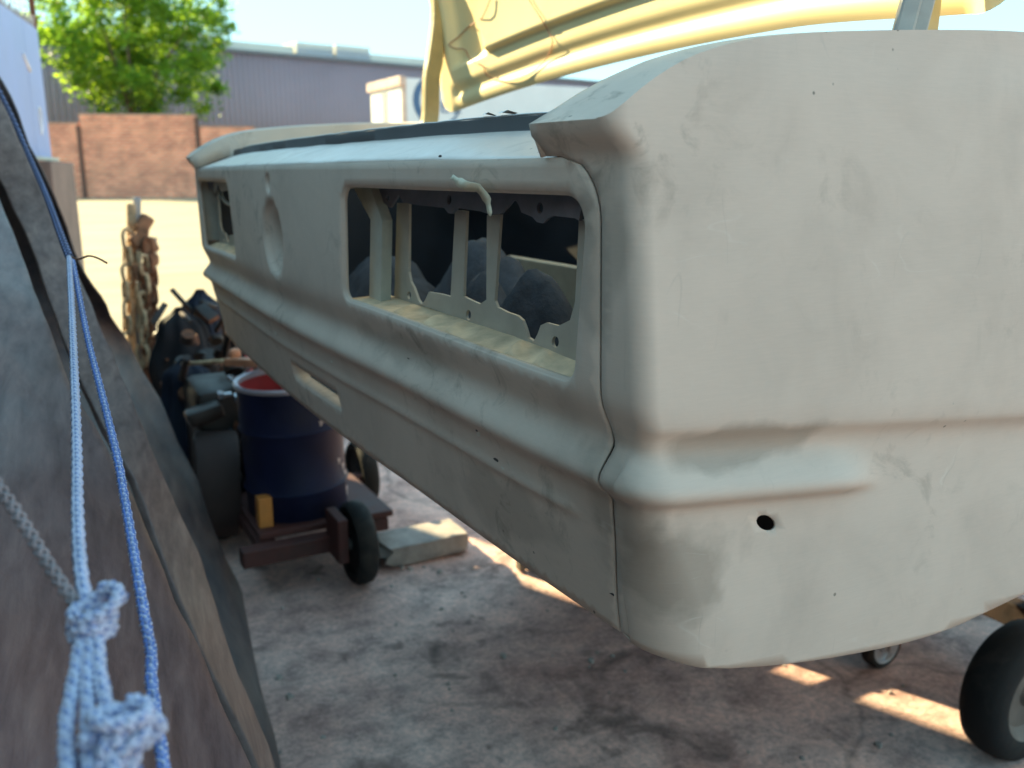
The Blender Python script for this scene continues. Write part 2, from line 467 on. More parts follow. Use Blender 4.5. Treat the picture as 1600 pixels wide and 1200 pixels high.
# rrect corner order: (low y, low z) (high y, low z) (high y, high z) (low y, high z)
lamp = [(y + .018 * clamp((-z - .0115) / .135), z) for y, z in lamp]
lamp_far = [(2 * YC - y, z) for y, z in reversed(lamp)]
filler = circle(YC, -0.093, 0.057, n=40)
lock = circle(YC + 0.004, -0.013, 0.0145, n=18)
platehole = dense(rrect(1.165, 1.400, -0.322, -0.291, [0.012, 0.012, 0.010, 0.010], 5), 0.02)
holes = [lamp, lamp_far, filler, lock, platehole]
rows = [-.357, -.351, -.345, -.335, -.325, -.315, -.305, -.297, -.290, -.283, -.277, -.2725, -.2695, -.267, -.2645, -.262, -.2595, -.257, -.252, -.247, -.243, -.2395, -.236, -.233, -.230, -.227, -.224, -.2215, -.219, -.2165, -.214, -.2115, -.208, -.204, -.199, -.194, -.189, -.185, -.181, -.178, -.1755, -.173, -.1705, -.168, -.165, -.161, -.156, -.15, -.142, -.133, -.12, -.105, -.09, -.075, -.06, -.045, -.03, -.02, -.012, -.004, .004]
grid = []
for k, z in enumerate(rows):
    n = 120
    for i in range(n + 1):
        grid.append((0.50 + (2.22 - 0.50) * (i + 0.5 * (k % 2)) / n, z))
v2, f2 = cdt(outer, holes, grid, 0.0022)
V = [f_tail(y, z) for y, z in v2]; Fc = list(f2)
def lip(poly, depth, r=0.004, taper=0.0, floor=False, bulge=False):
    """rolled inward flange round an opening"""
    n = len(poly); cx = sum(p[0] for p in poly) / n; cz = sum(p[1] for p in poly) / n
    nor = []
    for i in range(n):
        a, b = poly[i - 1], poly[(i + 1) % n]
        t = Vector((b[0] - a[0], b[1] - a[1])).normalized(); q = Vector((-t.y, t.x))
        if q.dot(Vector((cx - poly[i][0], cz - poly[i][1]))) < 0: q = -q
        nor.append(q)
    prev = None
    prof = [(r * math.sin(R(a)), r * (1 - math.cos(R(a)))) for a in (0, 22, 45, 67, 90)]
    prof = [(-0.0, 0.0)] + [(p[1], p[0]) for p in prof[1:]]       # (inwards, depth)
    prof += [(r + taper, depth)]
    for inw, dep in prof:
        ring = []
        for i, (y, z) in enumerate(poly):
            q = f_tail(y, z)
            ring.append(len(V)); V.append(q + Vector((dep, nor[i].x * inw, nor[i].y * inw)))
        if prev:
            for i in range(n):
                j = (i + 1) % n
                Fc.append((prev[i], prev[j], ring[j], ring[i]))
        prev = ring
    if floor: Fc.append(tuple(prev))
lip(lamp, 0.006, 0.0026); lip(lamp_far, 0.006, 0.0026)
lip(filler, 0.045, 0.012, 0.004, False); lip(lock, 0.012, 0.006, 0.001, True); lip(platehole, 0.022, 0.002)
tail = cp(mesh('tail_panel', V, Fc, M_primer, car))
bm = bmesh.new(); bm.from_mesh(tail.data); bmesh.ops.remove_doubles(bm, verts=bm.verts, dist=2e-5)
bmesh.ops.recalc_face_normals(bm, faces=bm.faces); bm.to_mesh(tail.data); bm.free()
solid(tail, 0.0022, 0)
# filler neck bowl
fl = cp(lathe('filler_bowl', [(0.0, 0.055), (0.022, 0.055), (0.024, 0.050), (0.041, 0.046)], 32, M_inner, car, 'X', (xb(YC), YC, H - 0.093), cap=False))

# --- quarter panels
XR0, YF = 0.369, 0.500
def zt(x):
    return interp([(.300, .024), (.338, .0335), (.352, .037), (.362, .0445), (.376, .0545), (.400, .0685), (.430, .0815), (.48, .094), (.56, .104), (.66, .112), (.762, .118), (1.0, .125), (1.6, .13), (2.4, .12)], x)
def zbot(x):
    z = interp([(.33, -.364), (.41, -.364), (.4500, -.372), (.55, -.383), (.668, -.386), (.74, -.381), (.80, -.370), (.86, -.358), (1.0, -.33), (2.4, -.36)], x)
    xc, rr, zc = 1.37, 0.36, -0.42
    d = rr * rr - (x - xc) ** 2
    if d > 0: z = max(z, zc + math.sqrt(d))
    return z
def rad(z): return lerp(0.015, 0.048, sstep(-0.20, -0.32, z))
S1, S2 = 0.020, 0.095
def f_quarter(s, z, zd=True):
    r = rad(z); base = interp(REAR, z); rg = AMP * interp(RIDGE, z)
    yf = YF - interp(FLANK, z)
    if s <= S1:
        y = YSEAM - s if s < 0 else lerp(YSEAM, yf + r, s / S1)
        p = Vector((xb(y) - base - rg, y))
    else:
        x0 = xb(yf + r) - base
        th = clamp((s - S1) / (S2 - S1)) * math.pi / 2
        X = x0 + r + max(0, s - S2)
        rg *= 1.2 * (1 - sstep(0.575, 0.640, X + 0.35 * (z + 0.2165)))
        if s < S2:
            p = Vector((x0 + r - (r + rg) * math.cos(th), yf + r - (r + rg) * math.sin(th)))
        else:
            wide = 0.022 * (1 - math.exp(-(X - 0.40) / 0.7)) if X > 0.4 else 0
            p = Vector((X, yf - rg - wide))
    zz = zdroop(max(p.y, YSEAM - 0.04), z)
    zz -= 0.095 * max(0, p.x - 0.372) * clamp(-z / 0.15)
    return Vector((p.x, p.y, zz + H))
def s_of_x(X, z=-0.2): return X - (xb(YF + rad(z)) - interp(REAR, z)) - rad(z) + S2
SEND = s_of_x(2.3)
# outline in (s, z): bottom edge forward, up the front, crest back, cap, seam down
def ztop_s(s):
    if s <= S1: return 0.036
    X = f_quarter(s, 0.04).x
    return max(0.036, zt(X))
svals = [S1 * i / 4 for i in range(5)] + [lerp(S1, S2, i / 16) for i in range(1, 17)]
s = S2
while s < SEND:
    s += 0.012 if s < 0.6 else 0.025
    svals.append(min(s, SEND))
bot = [(q, zbot(f_quarter(q, -0.35).x)) for q in svals]
top = [(q, ztop_s(q)) for q in svals]
seam = [(YSEAM - seam_y(z), z) for z in reversed(zs)]          # s negative towards the centre
cap_s = YSEAM - 0.606
outline = bot + [(SEND, lerp(bot[-1][1], top[-1][1], i / 8)) for i in range(1, 8)] + list(reversed(top)) + \
          [(cap_s * i / 6, 0.036) for i in range(1, 7)] + [(cap_s - 0.002, 0.028), (cap_s - 0.001, 0.020), (cap_s, 0.0135)] + [(lerp(cap_s, seam[0][0], i / 4), 0.0135) for i in range(1, 4)] + \
          [p for p in seam if p[1] > ZB + 0.001]
rowq = rows + [.012, .018, .024, .030, .036, .044, .052, .060, .068, .076, .084, .092, .1, .108, .115] + [-.37, -.38, -.39]
gq = [(q, z) for z in rowq for q in svals + [cap_s * i / 6 for i in range(1, 7)]]
bolt = circle(s_of_x(0.505, -0.25), -0.2515, 0.0095, 0.0070, 14)
v2, f2 = cdt(outline, [bolt], gq, 0.0016)
Vq = [f_quarter(a, b) for a, b in v2]; Fq = list(f2)
# crest fold and top face of the wing
crest = [f_quarter(q, z) for q, z in [(cap_s, 0.036)] + [(cap_s * i / 6, 0.036) for i in range(5, 0, -1)] + top]
def f_top(i, k):
    c = crest[i]
    return c
tv, inner_y = [], 0.606
outer2 = [(c.x, c.y) for c in crest]
xe = crest[-1].x
inner = [(lerp(xe, crest[0].x, i / 90), inner_y) for i in range(0, 90)]
poly = outer2 + inner
gt = [(xe * 0 + 0.345 + 0.012 * i, 0.50 + 0.016 * j) for i in range(170) for j in range(8)]
v3, f3 = cdt(poly, [], gt, 0.004)
b0 = len(Vq)
near = {}
for c in crest: near[(round(c.x, 4), round(c.y, 4))] = c.z
for a, b in v3:
    key = (round(a, 4), round(b, 4))
    zz = near.get(key)
    if zz is None:
        zz = H + max(0.0355, zt(a)) - 0.003 * sstep(0.57, 0.606, b) * sstep(.36, .40, a) + 0.002 * math.sin(clamp((b - 0.5) / 0.1) * math.pi) * sstep(.36, .40, a)
    Vq.append(Vector((a, b, zz)))
Fq += [tuple(i + b0 for i in f) for f in f3]
# inner wall of the wing down to the boot gutter
iw = [(p[0], p[1]) for p in [(crest[0].x, inner_y)] + list(reversed(inner)) + [(xe, inner_y)]]
b0 = len(Vq)
for x, y in iw:
    zz = H + max(0.0355, zt(x)) - 0.003 * sstep(.36, .40, x) if x > crest[0].x + 1e-4 else crest[0].z
    Vq.append(Vector((x, y + 0.0003, zz))); Vq.append(Vector((x + 0.012 * (1 - sstep(.335, .40, x)), y + 0.002, H + (0.012 + max(0, x - .352) * .35 if x < .43 else -.03))))
for i in range(len(iw) - 1): Fq.append((b0 + 2 * i, b0 + 2 * i + 1, b0 + 2 * i + 3, b0 + 2 * i + 2))
def quarter(name, flip, label):
    o = cp(mesh(name, [mir(v) for v in Vq] if flip else Vq, Fq, M_primer, car))
    bm = bmesh.new(); bm.from_mesh(o.data); bmesh.ops.remove_doubles(bm, verts=bm.verts, dist=3e-5)
    bmesh.ops.recalc_face_normals(bm, faces=bm.faces)
    for e in bm.edges:
        if len(e.link_faces) == 2 and e.calc_face_angle(0) > R(32): e.smooth = False
    bm.to_mesh(o.data); bm.free()
    solid(o, 0.002, 0); o['label'] = label
    return o
quarter('quarter_panel', False, 'right rear quarter panel, broad smudged primer flank')
quarter('quarter_panel', True, 'left rear quarter panel, far side')

# dark strip set behind the panel joint so its gap reads as shade
pts = [f_quarter(YSEAM - seam_y(z) - 0.0013, z) + Vector((.0052, 0, 0)) for z in zs if z > ZB + .004]
cp(tube('seam_shade_strip', pts, .0032, 6, M_darkin, car)); cp(tube('seam_shade_strip', [mir(p) for p in pts], .0032, 6, M_darkin, car))
# --- deck strip behind the boot opening, with the raised weatherstrip lip
V, Fc = [], []
prof = [(0.0008, .0105), (0.003, .0148), (0.008, .0172), (0.03, .0255), (0.055, .0345), (0.072, .0405), (0.076, .0405), (0.0775, .0420), (0.0785, .053), (0.0795, .0545), (0.088, .0545), (0.090, .052), (0.092, -.02)]
ny = 100
for i in range(ny + 1):
    y = lerp(0.585, 2 * YC - 0.585, i / ny)
    sag = -0.003 * sstep(0.45, 0.80, abs(y - YC))
    for dx, z in prof:
        zz = z + sag + 0.0008 * noise.noise(Vector((y * 14, dx * 60, 0)))
        if dx > 0.077: zz += 0.0015 * noise.noise(Vector((y * 9, 3, 0)))
        V.append(Vector((xb(y) + dx, y, zz + H)))
npf = len(prof)
for i in range(ny):
    for k in range(npf - 1):
        a = i * npf + k; Fc.append((a, a + 1, a + npf + 1, a + npf))
deck = cp(mesh('deck_strip', V, Fc, [M_deck, simple('lip_grey', (0.055, 0.052, 0.055), 0.6)], car))
for p in deck.data.polygons:
    if (p.vertices[0] % npf) in (6, 7, 8, 9): p.material_index = 1
sharp(deck, 40); solid(deck, 0.001, -1)
# bare torn lip edge on top of the weatherstrip flange
pts = []
for i in range(60):
    y = lerp(0.64, 1.95, i / 59)
    pts.append(Vector((xb(y) + 0.081, y, H + 0.0555 - 0.003 * sstep(0.45, 0.80, abs(y - YC)) + 0.0010 * noise.noise(Vector((y * 30, 0, 1))))))
cp(tube('lip_edge', pts, 0.0011, 6, M_strip, car))
for (yy, w_) in ((0.80, .020), (0.835, .014)):
    c = Vector((xb(yy) + 0.083, yy, H + 0.0585))
    cp(mesh('torn_tab', [c + Vector((0, -w_, -.002)), c + Vector((-.004, -w_ * .3, .0015)), c + Vector((-.006, w_ * .4, -.0015)), c + Vector((0, w_, .001)), c + Vector((.006, 0, -.002))], [(0, 1, 2, 3, 4)], M_strip, car, False))

# --- inner lamp panel seen through each opening
def yz(px, py, x):
    p = atX(px, py, x); return (x, p.y, p.z)
XI = 0.398
plate_px = [(617, 476), (618, 464), (622, 317), (641, 317), (640, 425), (643, 440), (648, 449), (655, 468), (660, 475), (665, 471), (672, 456), (690, 459), (706, 463), (713, 328), (731, 330), (726, 463), (740, 470), (752, 475), (762, 468), (763, 336), (784, 335), (775, 470), (779, 480), (795, 488), (810, 493), (818, 500), (823, 513), (827, 527), (836, 533), (842, 522), (847, 508), (856, 504), (875, 509), (893, 500), (901, 470), (907, 343), (922, 343), (922, 575), (815, 537), (733, 504), (687, 486), (657, 476)]
hole_px = [(641, 461, 3, 6), (734, 492, 4, 8), (870, 534, 5.5, 9)]
outl = [yz(a, b, XI) for a, b in plate_px]
hl = []
for (cx, cy, rx, ry) in hole_px:
    h_ = [yz(cx + rx * math.cos(2 * math.pi * i / 14), cy + ry * math.sin(2 * math.pi * i / 14), XI) for i in range(14)]
    hl.append([(p[1], p[2]) for p in h_])
lampplate = cp(plate('lamp_bracket', outl, 0.003, M_inner, car, hl))
def mirrored(o, name):
    me = o.data.copy()
    for v in me.vertices: v.co.y = 2 * YC - v.co.y
    me.flip_normals()
    c = bpy.data.objects.new(name, me); COL.objects.link(c); c.parent = car
    for md in o.modifiers:
        if md.type == 'SOLIDIFY': solid(c, md.thickness, md.offset)
    return cp(c)
mirrored(lampplate, 'lamp_bracket')
XF = 0.384
fl_px = [(560, 275), (577, 287), (583, 312), (603, 318), (611, 325), (617, 316), (625, 304), (631, 316), (645, 319), (696, 325), (702, 333), (708, 334), (716, 325), (752, 330), (768, 335), (784, 334), (796, 322), (802, 314), (808, 313), (813, 321), (817, 332), (834, 339), (841, 347), (850, 349), (858, 341), (866, 337), (901, 341), (907, 345), (910, 330), (925, 300), (925, 262)]
outl = [yz(a, b, XF) for a, b in fl_px]
hl = []
for (cx, cy, rx, ry) in ((607, 309, 3, 5), (704, 312, 3.5, 8), (846, 325, 5, 9)):
    hl.append([yz(cx + rx * math.cos(2 * math.pi * i / 12), cy + ry * math.sin(2 * math.pi * i / 12), XF)[1:] for i in range(12)])
fo = cp(plate('lamp_flange', outl, 0.003, M_navy_in, car, hl)); mirrored(fo, 'lamp_flange')
# bent pale stay at the inner end
bm = bmesh.new()
st_l = [(547, 284), (579, 343), (577, 470)]; st_r = [(577, 287), (597, 345), (595, 472)]
L = [Vector(yz(a, b, 0.372)) for a, b in st_l]; Rr = [Vector(yz(a, b, 0.372)) for a, b in st_r]
Vs = []
for a, b in zip(L, Rr): Vs += [a, b, a + Vector((.014, .003, 0)), b + Vector((.014, .003, 0))]
Fs = []
for i in range(2):
    a = i * 4
    Fs += [(a, a + 1, a + 5, a + 4), (a + 2, a + 6, a + 7, a + 3), (a, a + 4, a + 6, a + 2), (a + 1, a + 3, a + 7, a + 5)]
Fs += [(0, 2, 3, 1), (8, 9, 11, 10)]
so = cp(mesh('lamp_stay', Vs, Fs, simple('pale_stay', (0.52, 0.53, 0.46), 0.5), car, False)); mirrored(so, 'lamp_stay')
# dusty ledge between opening and bracket with pressed ribs
V, Fc = [], []; ny, nx = 90, 8
ribs = (0.640, 0.685, 0.800, 0.850, 0.925)
for i in range(ny + 1):
    y = lerp(0.556, 1.064, i / ny)
    for k in range(nx + 1):
        t = k / nx
        x = lerp(xb(y) + 0.0125, XI + 0.0005, t)
        z = lerp(zdroop(y, -0.1500), -0.1475 - .005 * sstep(.75, .55, y), t)
        for ry in ribs:
            z += 0.006 * math.exp(-((y - ry - 0.02 * t) / 0.007) ** 2) * math.sin(math.pi * clamp(t * 1.15)) ** 0.7
        z += 0.0008 * noise.noise(Vector((y * 40, x * 60, 0)))
        V.append(Vector((x, y, z + H)))
for i in range(ny):
    for k in range(nx):
        a = i * (nx + 1) + k; Fc.append((a, a + 1, a + nx + 2, a + nx + 1))
lo = cp(mesh('lamp_ledge', V, Fc, M_dusty, car)); solid(lo, 0.0015, -1); mirrored(lo, 'lamp_ledge')
# outer end cheek of each lamp box
ck = cp(mesh('lamp_cheek', [(0.372, .551, H - .15), (0.372, .551, H), (0.45, .556, H), (0.45, .556, H - .15)], [(0, 1, 2, 3)], M_inner, car, False)); solid(ck, .002, 0); mirrored(ck, 'lamp_cheek')
# wire in the far lamp opening
cp(tube('lamp_wire', spline([atX(343, 290, .40), atX(346, 305, .395), atX(352, 315, .385), atX(362, 320, .38), atX(368, 316, .40)], 20), 0.0035, 8, simple('pale_wire', (.5, .48, .4)), car))
# curled masking tape hanging over the opening
tp = [(706, 276, .340), (716, 283, .337), (727, 290, .336), (745, 294, .345), (757, 305, .350), (763, 320, .352), (766, 338, .351)]
A = spline([atX(a, b, c) for a, b, c in tp], 16)
Vt = []
for i, p in enumerate(A):
    w_ = 0.0055 * (1 if 2 < i < 13 else 0.55) * (0.25 if i == 16 else 1)
    d = Vector((0.1, -0.75, 0.55)) if i < 9 else Vector((0.25, -1, 0.1))
    Vt += [p - d.normalized() * w_, p + d.normalized() * w_]
cp(solid(mesh('masking_tape', Vt, [(2 * i, 2 * i + 1, 2 * i + 3, 2 * i + 2) for i in range(16)], simple('masking_tape', (.62, .56, .42), .7), car), .0006, 0))

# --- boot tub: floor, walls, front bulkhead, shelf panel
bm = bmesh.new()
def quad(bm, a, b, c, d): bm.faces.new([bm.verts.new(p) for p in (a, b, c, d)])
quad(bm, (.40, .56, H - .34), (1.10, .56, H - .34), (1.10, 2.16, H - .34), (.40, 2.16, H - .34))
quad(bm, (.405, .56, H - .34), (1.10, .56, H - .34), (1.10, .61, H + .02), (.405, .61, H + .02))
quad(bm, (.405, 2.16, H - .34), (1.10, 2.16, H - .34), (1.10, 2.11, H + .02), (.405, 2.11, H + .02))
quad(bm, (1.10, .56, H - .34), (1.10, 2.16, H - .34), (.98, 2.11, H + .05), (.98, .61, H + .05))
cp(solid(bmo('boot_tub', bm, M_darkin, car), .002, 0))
# shelf between boot opening and back window
V, Fc = [], []
prof = [(.925, -.01), (.930, .030), (.936, .052), (.95, .055), (.965, .050), (.975, .060), (.99, .072), (1.02, .080), (1.022, .03)]
for i in range(41):
    y = lerp(.607, 2 * YC - .607, i / 40); cr = 0.03 * (1 - ((y - YC) / .76) ** 2)
    for x, z in prof: V.append(Vector((x + 0.5 * cr, y, H + z + cr)))
for i in range(40):
    for k in range(len(prof) - 1):
        a = i * len(prof) + k; Fc.append((a, a + 1, a + len(prof) + 1, a + len(prof)))
sh = cp(mesh('shelf_panel', V, Fc, M_primer, car)); sharp(sh, 40); solid(sh, .002, 0)
# underbody: rails, rear crossmember, floor pan
M_under = simple('underbody_rust', (0.032, 0.021, 0.018), 0.85, 0, 0.5, 14, 0.4, 0.2, (0.016, 0.014, 0.015))
for y in (.78, 1.94):
    bm = bmesh.new(); bar(bm, (.44, y, H - .37), (2.2, y, H - .40), .07, .09, .008)
    cp(bmo('chassis_rail', bm, M_under, car))
bm = bmesh.new(); box(bm, (1.42, YC, H - .375), (1.7, 1.12, .02), None, .006)
cp(bmo('floor_pan', bm, M_under, car))
bm = bmesh.new(); box(bm, (.72, YC, H - .42), (.42, .62, .14), None, .03)
cp(bmo('fuel_tank', bm, simple('tank_black', (.03, .03, .033), .5), car, auto=40))
# spring hanger behind the near wheel arch
for (x, z, l) in ((.93, -.40, .10), (1.02, -.39, .085)):
    bm = bmesh.new(); bar(bm, (x, .66, H + z + .06), (x + .03, .66, H + z - l * .5), .012, .07, .003); bar(bm, (x, .74, H + z + .06), (x + .03, .74, H + z - l * .5), .012, .07, .003)
    box(bm, (x, .70, H + z + .03), (.08, .10, .02), None, .003)
    cp(bmo('spring_hanger', bm, simple('hanger_steel', (.16, .155, .15), .55, .3), car))

# --- boot lid, standing open
lidm = Matrix.Rotation(R(-11), 3, 'Y')
def lid_pt(y, v, h):
    """v up the lid from the hinge edge, h out of the underside (towards the tail)"""
    cr = 0.193 - 0.065 * (y - 1.1) ** 2 - .012 * sstep(.95, .62, y)
    xo = 0.925 + 0.02 * math.cos((y - YC) * 2)
    d = Vector((-math.sin(R(15)), 0, math.cos(R(15)))); n = Vector((-math.cos(R(15)), 0, -math.sin(R(15))))
    bow = 0.035 * math.sin(clamp(v / .55) * math.pi)
    return Vector((xo, y, H + cr)) + d * v + n * (h - bow)
Y0, Y1, LV = 0.585, 2.025, 0.50
def lid_h(y, v):
    e = min(y - Y0, Y1 - y)
    # rounded edge roll
    hin = 0.0
    edge = 0.022 * sstep(0, .012, e) * sstep(.085, .062, e)
    hinge = .012 + .006 * math.sin(clamp(v / .036) * math.pi) + .010 * sstep(.034, .062, v) if v < .088 else .022 * sstep(.098, .088, v)
    cen = 0.034 * sstep(.150, .190, e - .06 * sstep(.24, .10, v)) * sstep(.078, .100, v)
    rear = 0.022 * sstep(LV, LV - .012, v) * sstep(LV - .09, LV - .06, v)
    return max(edge, hinge if e > .006 else 0, cen, rear)
V, Fc = [], []; nu, nv = 150, 90
us = [lerp(Y0, Y1, i / nu) for i in range(nu + 1)]; vs = [LV * (k / nv) for k in range(nv + 1)]
def corner(y, v):   # rounded plan corners of the lid
    r = .07; e = min(y - Y0, Y1 - y)
    if e < r: return max(v, r - math.sqrt(max(0, r * r - (r - e) ** 2)))
    return v
for y in us:
    for v in vs: V.append(lid_pt(y, corner(y, v), lid_h(y, v)))
for i in range(nu):
    for k in range(nv):
        a = i * (nv + 1) + k; Fc.append((a, a + 1, a + nv + 2, a + nv + 1))
lid_in = cp(mesh('boot_lid', V, Fc, M_yellow, car)); lid_in['label'] = 'yellow inner side of the raised boot lid'
V, Fc = [], []; nu2, nv2 = 60, 24
for i in range(nu2 + 1):
    y = lerp(Y0, Y1, i / nu2)
    for k in range(nv2 + 1): V.append(lid_pt(y, corner(y, LV * k / nv2), -0.006))
for i in range(nu2):
    for k in range(nv2):
        a = i * (nv2 + 1) + k; Fc.append((a, a + 1, a + nv2 + 2, a + nv2 + 1))
sk = cp(mesh('outer_skin', V, Fc, M_primer, lid_in)); solid(sk, .003, -1)
def lid_child(o): o.parent = lid_in; return o
# hinge arms (gooseneck straps)
def hinge(ys):
    pts = [lid_pt(ys, .27, .020), lid_pt(ys, .20, .030), lid_pt(ys, .13, .045), lid_pt(ys, .085, .060), Vector((.86, ys, H + .115)), Vector((.835, ys, H + .075)), Vector((.83, ys, H + .02)), Vector((.86, ys, H - .06))]
    P = spline(pts, 28); V, Fc = [], []
    for i, p in enumerate(P):
        t = (P[min(i + 1, 28)] - P[max(i - 1, 0)]).normalized(); nrm = Vector((0, 1, 0)).cross(t).normalized()
        w_ = .004 + .014 * sstep(0, 9, i)
        for (a, b) in ((-1, -1), (1, -1), (1, 1), (-1, 1)): V.append(p + Vector((0, .013 * a, 0)) + nrm * (w_ * b))
    for i in range(28):
        for k in range(4): Fc.append((4 * i + k, 4 * i + (k + 1) % 4, 4 * i + 4 + (k + 1) % 4, 4 * i + 4 + k))
    Fc += [(3, 2, 1, 0), (112, 113, 114, 115)]
    o = mesh('hinge_arm', V, Fc, simple('hinge_paint', (.42, .33, .15), .5, 0, .2), lid_in, False)
    bv = o.modifiers.new('b', 'BEVEL'); bv.width = .003; bv.segments = 2
hinge(1.985); hinge(2 * YC - 2.035)
# loose wires across the lid
wr = [(771, -6), (755, 25), (735, 45), (715, 62), (708, 71), (715, 78), (727, 81), (735, 93), (745, 94), (757, 101), (760, 112), (772, 121), (795, 123), (820, 116), (842, 104), (858, 86), (866, 63), (861, 48), (848, 25), (834, 5), (828, -8)]
def onlid(px, py, lift):
    best = None
    for k in range(60):
        x = .95 - k * .004
        p = atX(px, py, x)
        if not (Y0 < p.y < Y1): continue
        v = (p.z - H - (0.193 - 0.065 * (p.y - 1.1) ** 2 - .012 * sstep(.95, .62, p.y))) / math.cos(R(15))
        if v < 0 or v > LV: continue
        s_ = lid_pt(p.y, v, lid_h(p.y, v))
        d = abs(s_.x - x)
        if best is None or d < best[0]: best = (d, lid_pt(p.y, v, lid_h(p.y, v) + lift))
    return best[1] if best else atX(px, py, .88)
mesh_w = tube('wire', spline([onlid(a, b, .004) for a, b in wr], 90), 0.0011, 6, simple('copper_wire', (.45, .20, .12), .5), lid_in)
# prop strut near side
bm = bmesh.new(); bar(bm, (.775, .655, H + .03), (.815, .63, H + .30), .011, .020, .003); bar(bm, (.790, .655, H + .03), (.830, .63, H + .30), .006, .026, .002)
cp(bmo('lid_prop', bm, simple('prop_steel', (.42, .41, .38), .45, .3), car))
# chips and drill marks in the primer of the valance
def on_tail(px, py):
    x = .35
    for _ in range(12):
        p = atX(px, py, x); y = p.y; z = p.z - H; z += droop(y) * clamp(-z / 0.15)
        x = f_tail(y, z).x
    return p
M_chip = simple('bare_chip', (.05, .045, .045), .6); M_chip2 = simple('pale_chip', (.62, .58, .50), .6)
for (px, py, a_, b_, m_) in ((750, 677, .005, .0030, M_chip2), (747, 672, .0025, .0018, M_chip), (777, 718, .006, .0016, M_chip), (787, 731, .005, .0014, M_chip2), (520, 565, .005, .002, M_chip2), (432, 520, .006, .003, M_chip2), (690, 244, .004, .0012, M_chip), (640, 560, .004, .001, M_chip)):
    p = on_tail(px, py); k = 9; rr_ = random.Random(px)
    cp(mesh('chip', [p + Vector((-.0016, a_ * (.7 + .5 * rr_.random()) * math.cos(6.283 * i / k), b_ * (.7 + .5 * rr_.random()) * math.sin(6.283 * i / k))) for i in range(k)], [tuple(range(k))], m_, car, False))
rebase(carparts, car)
#@@REST@@
# ------------------------------------------------------------------ walls on the left
def corrug(a, b, z0, z1, pitch, depth, name, mat, parent, profile='sine', sub=6):
    """vertical corrugated sheet from a to b (xy)"""
    a, b = Vector(a), Vector(b); L = (b - a).length; d = (b - a) / L; n = Vector((d.y, -d.x))
    V, Fc = [], []; k = int(L / pitch * sub) + 1
    for i in range(k + 1):
        s = L * i / k; ph = (s / pitch) % 1.0
        if profile == 'sine': q = math.sin(ph * 2 * math.pi) * depth / 2
        else: q = depth / 2 * clamp(math.sin(ph * 2 * math.pi) * 3, -1, 1)
        p = a + d * s + n * q
        V += [(p.x, p.y, z0), (p.x, p.y, z1)]
    for i in range(k): Fc.append((2 * i, 2 * i + 2, 2 * i + 3, 2 * i + 1))
    o = mesh(name, V, Fc, mat, parent); return o
M_galv = simple('galvanised', (.34, .35, .37), .5, .3, .2, 3, 0, .5, (.24, .20, .17))
M_rust = simple('rust', (.20, .085, .045), .85, .1, .5, 25, .4, .3, (.08, .045, .035))
M_steel = simple('worn_steel', (.30, .29, .28), .4, .6, .3, 30, .1)
M_rub = simple('black_rubber', (.014, .013, .013), .8, 0, .35, 25, .2, .3, (.040, .032, .027))
M_dark = simple('grimy_black', (.025, .024, .026), .6, 0, .5, 20, .3)

M_shade_wall = simple('shade_wall_sheet', (.05, .045, .042), .8, 0, .3, 3)  # dark so the added wall bounces little light onto the car
w = empty('added_shade_wall', 'unseen tall corrugated wall added beyond the leaning boards to shade the car', 'wall', (-.5, 2.0, 0))  # out-of-frame wall, added to keep the sun off the car tail
p0 = solid(corrug((-.5, 1.25), (-.5, 2.2), 0, 1.85, .076, .018, 'cladding', M_shade_wall, w), .002, 0)
p00 = solid(corrug((-.5, -3.0), (-.5, 1.245), 0, 1.55, .076, .018, 'cladding', M_shade_wall, w), .002, 0)
p1 = solid(corrug((-.5, 2.205), (-.5, 5.9), 0, 3.18, .076, .018, 'cladding', M_shade_wall, w), .002, 0)
bm = bmesh.new()
for y in (2.25, 3.8, 5.42): box(bm, (-.56, y, 1.585), (.06, .06, 3.17), None, .004)
for z in (.15, 1.4): box(bm, (-.56, 1.4, z), (.045, 8.8, .05), None, .004)
box(bm, (-.56, 3.85, 3.08), (.045, 3.2, .05), None, .004)
p2 = bmo('frame', bm, M_galv, w)
rebase([p0, p00, p1, p2], w)

# blue sheet gate panel with a masonry stub below
E = atT(70, 150, 5.56); far2 = Vector((E.x, E.y)); dirw = Vector((.19, .87)).normalized(); near2 = far2 - dirw * 1.25
ZT, ZBL = H + .86, H + .10
bw = empty('blue_panel_wall', 'pale blue painted steel panel with a chalked loop, spikes along its top', 'wall', (far2.x, far2.y, 0))
nrm = Vector((dirw.y, -dirw.x))
M_blue = simple('pale_blue_paint', (.30, .38, .66), .45, 0, .10, 2.5, 0, .5, (.27, .33, .55))
def wq(s, z, o=0.0):
    p = far2 - dirw * s + nrm * o; return Vector((p.x, p.y, z))
parts = []
for (s0, s1) in ((0, .40), (.406, 1.25)):
    bm = bmesh.new()
    c = [wq(s0, ZBL), wq(s1, ZBL), wq(s1, ZT), wq(s0, ZT)]; c2 = [p - Vector((nrm.x, nrm.y, 0)) * .02 for p in c]
    vs_ = [bm.verts.new(p) for p in c + c2]
    for f in ((0, 1, 2, 3), (7, 6, 5, 4), (0, 4, 5, 1), (1, 5, 6, 2), (2, 6, 7, 3), (3, 7, 4, 0)): bm.faces.new([vs_[i] for i in f])
    parts.append(bmo('panel', bm, M_blue, bw))
parts.append(tube('chalk_loop', spline([wq(.245, H + .24, .003), wq(.262, H + .33, .003), wq(.25, H + .385, .003), wq(.205, H + .375, .003), wq(.195, H + .31, .003), wq(.235, H + .23, .003)], 40), .006, 6, simple('chalk', (.75, .75, .78), .9), bw))
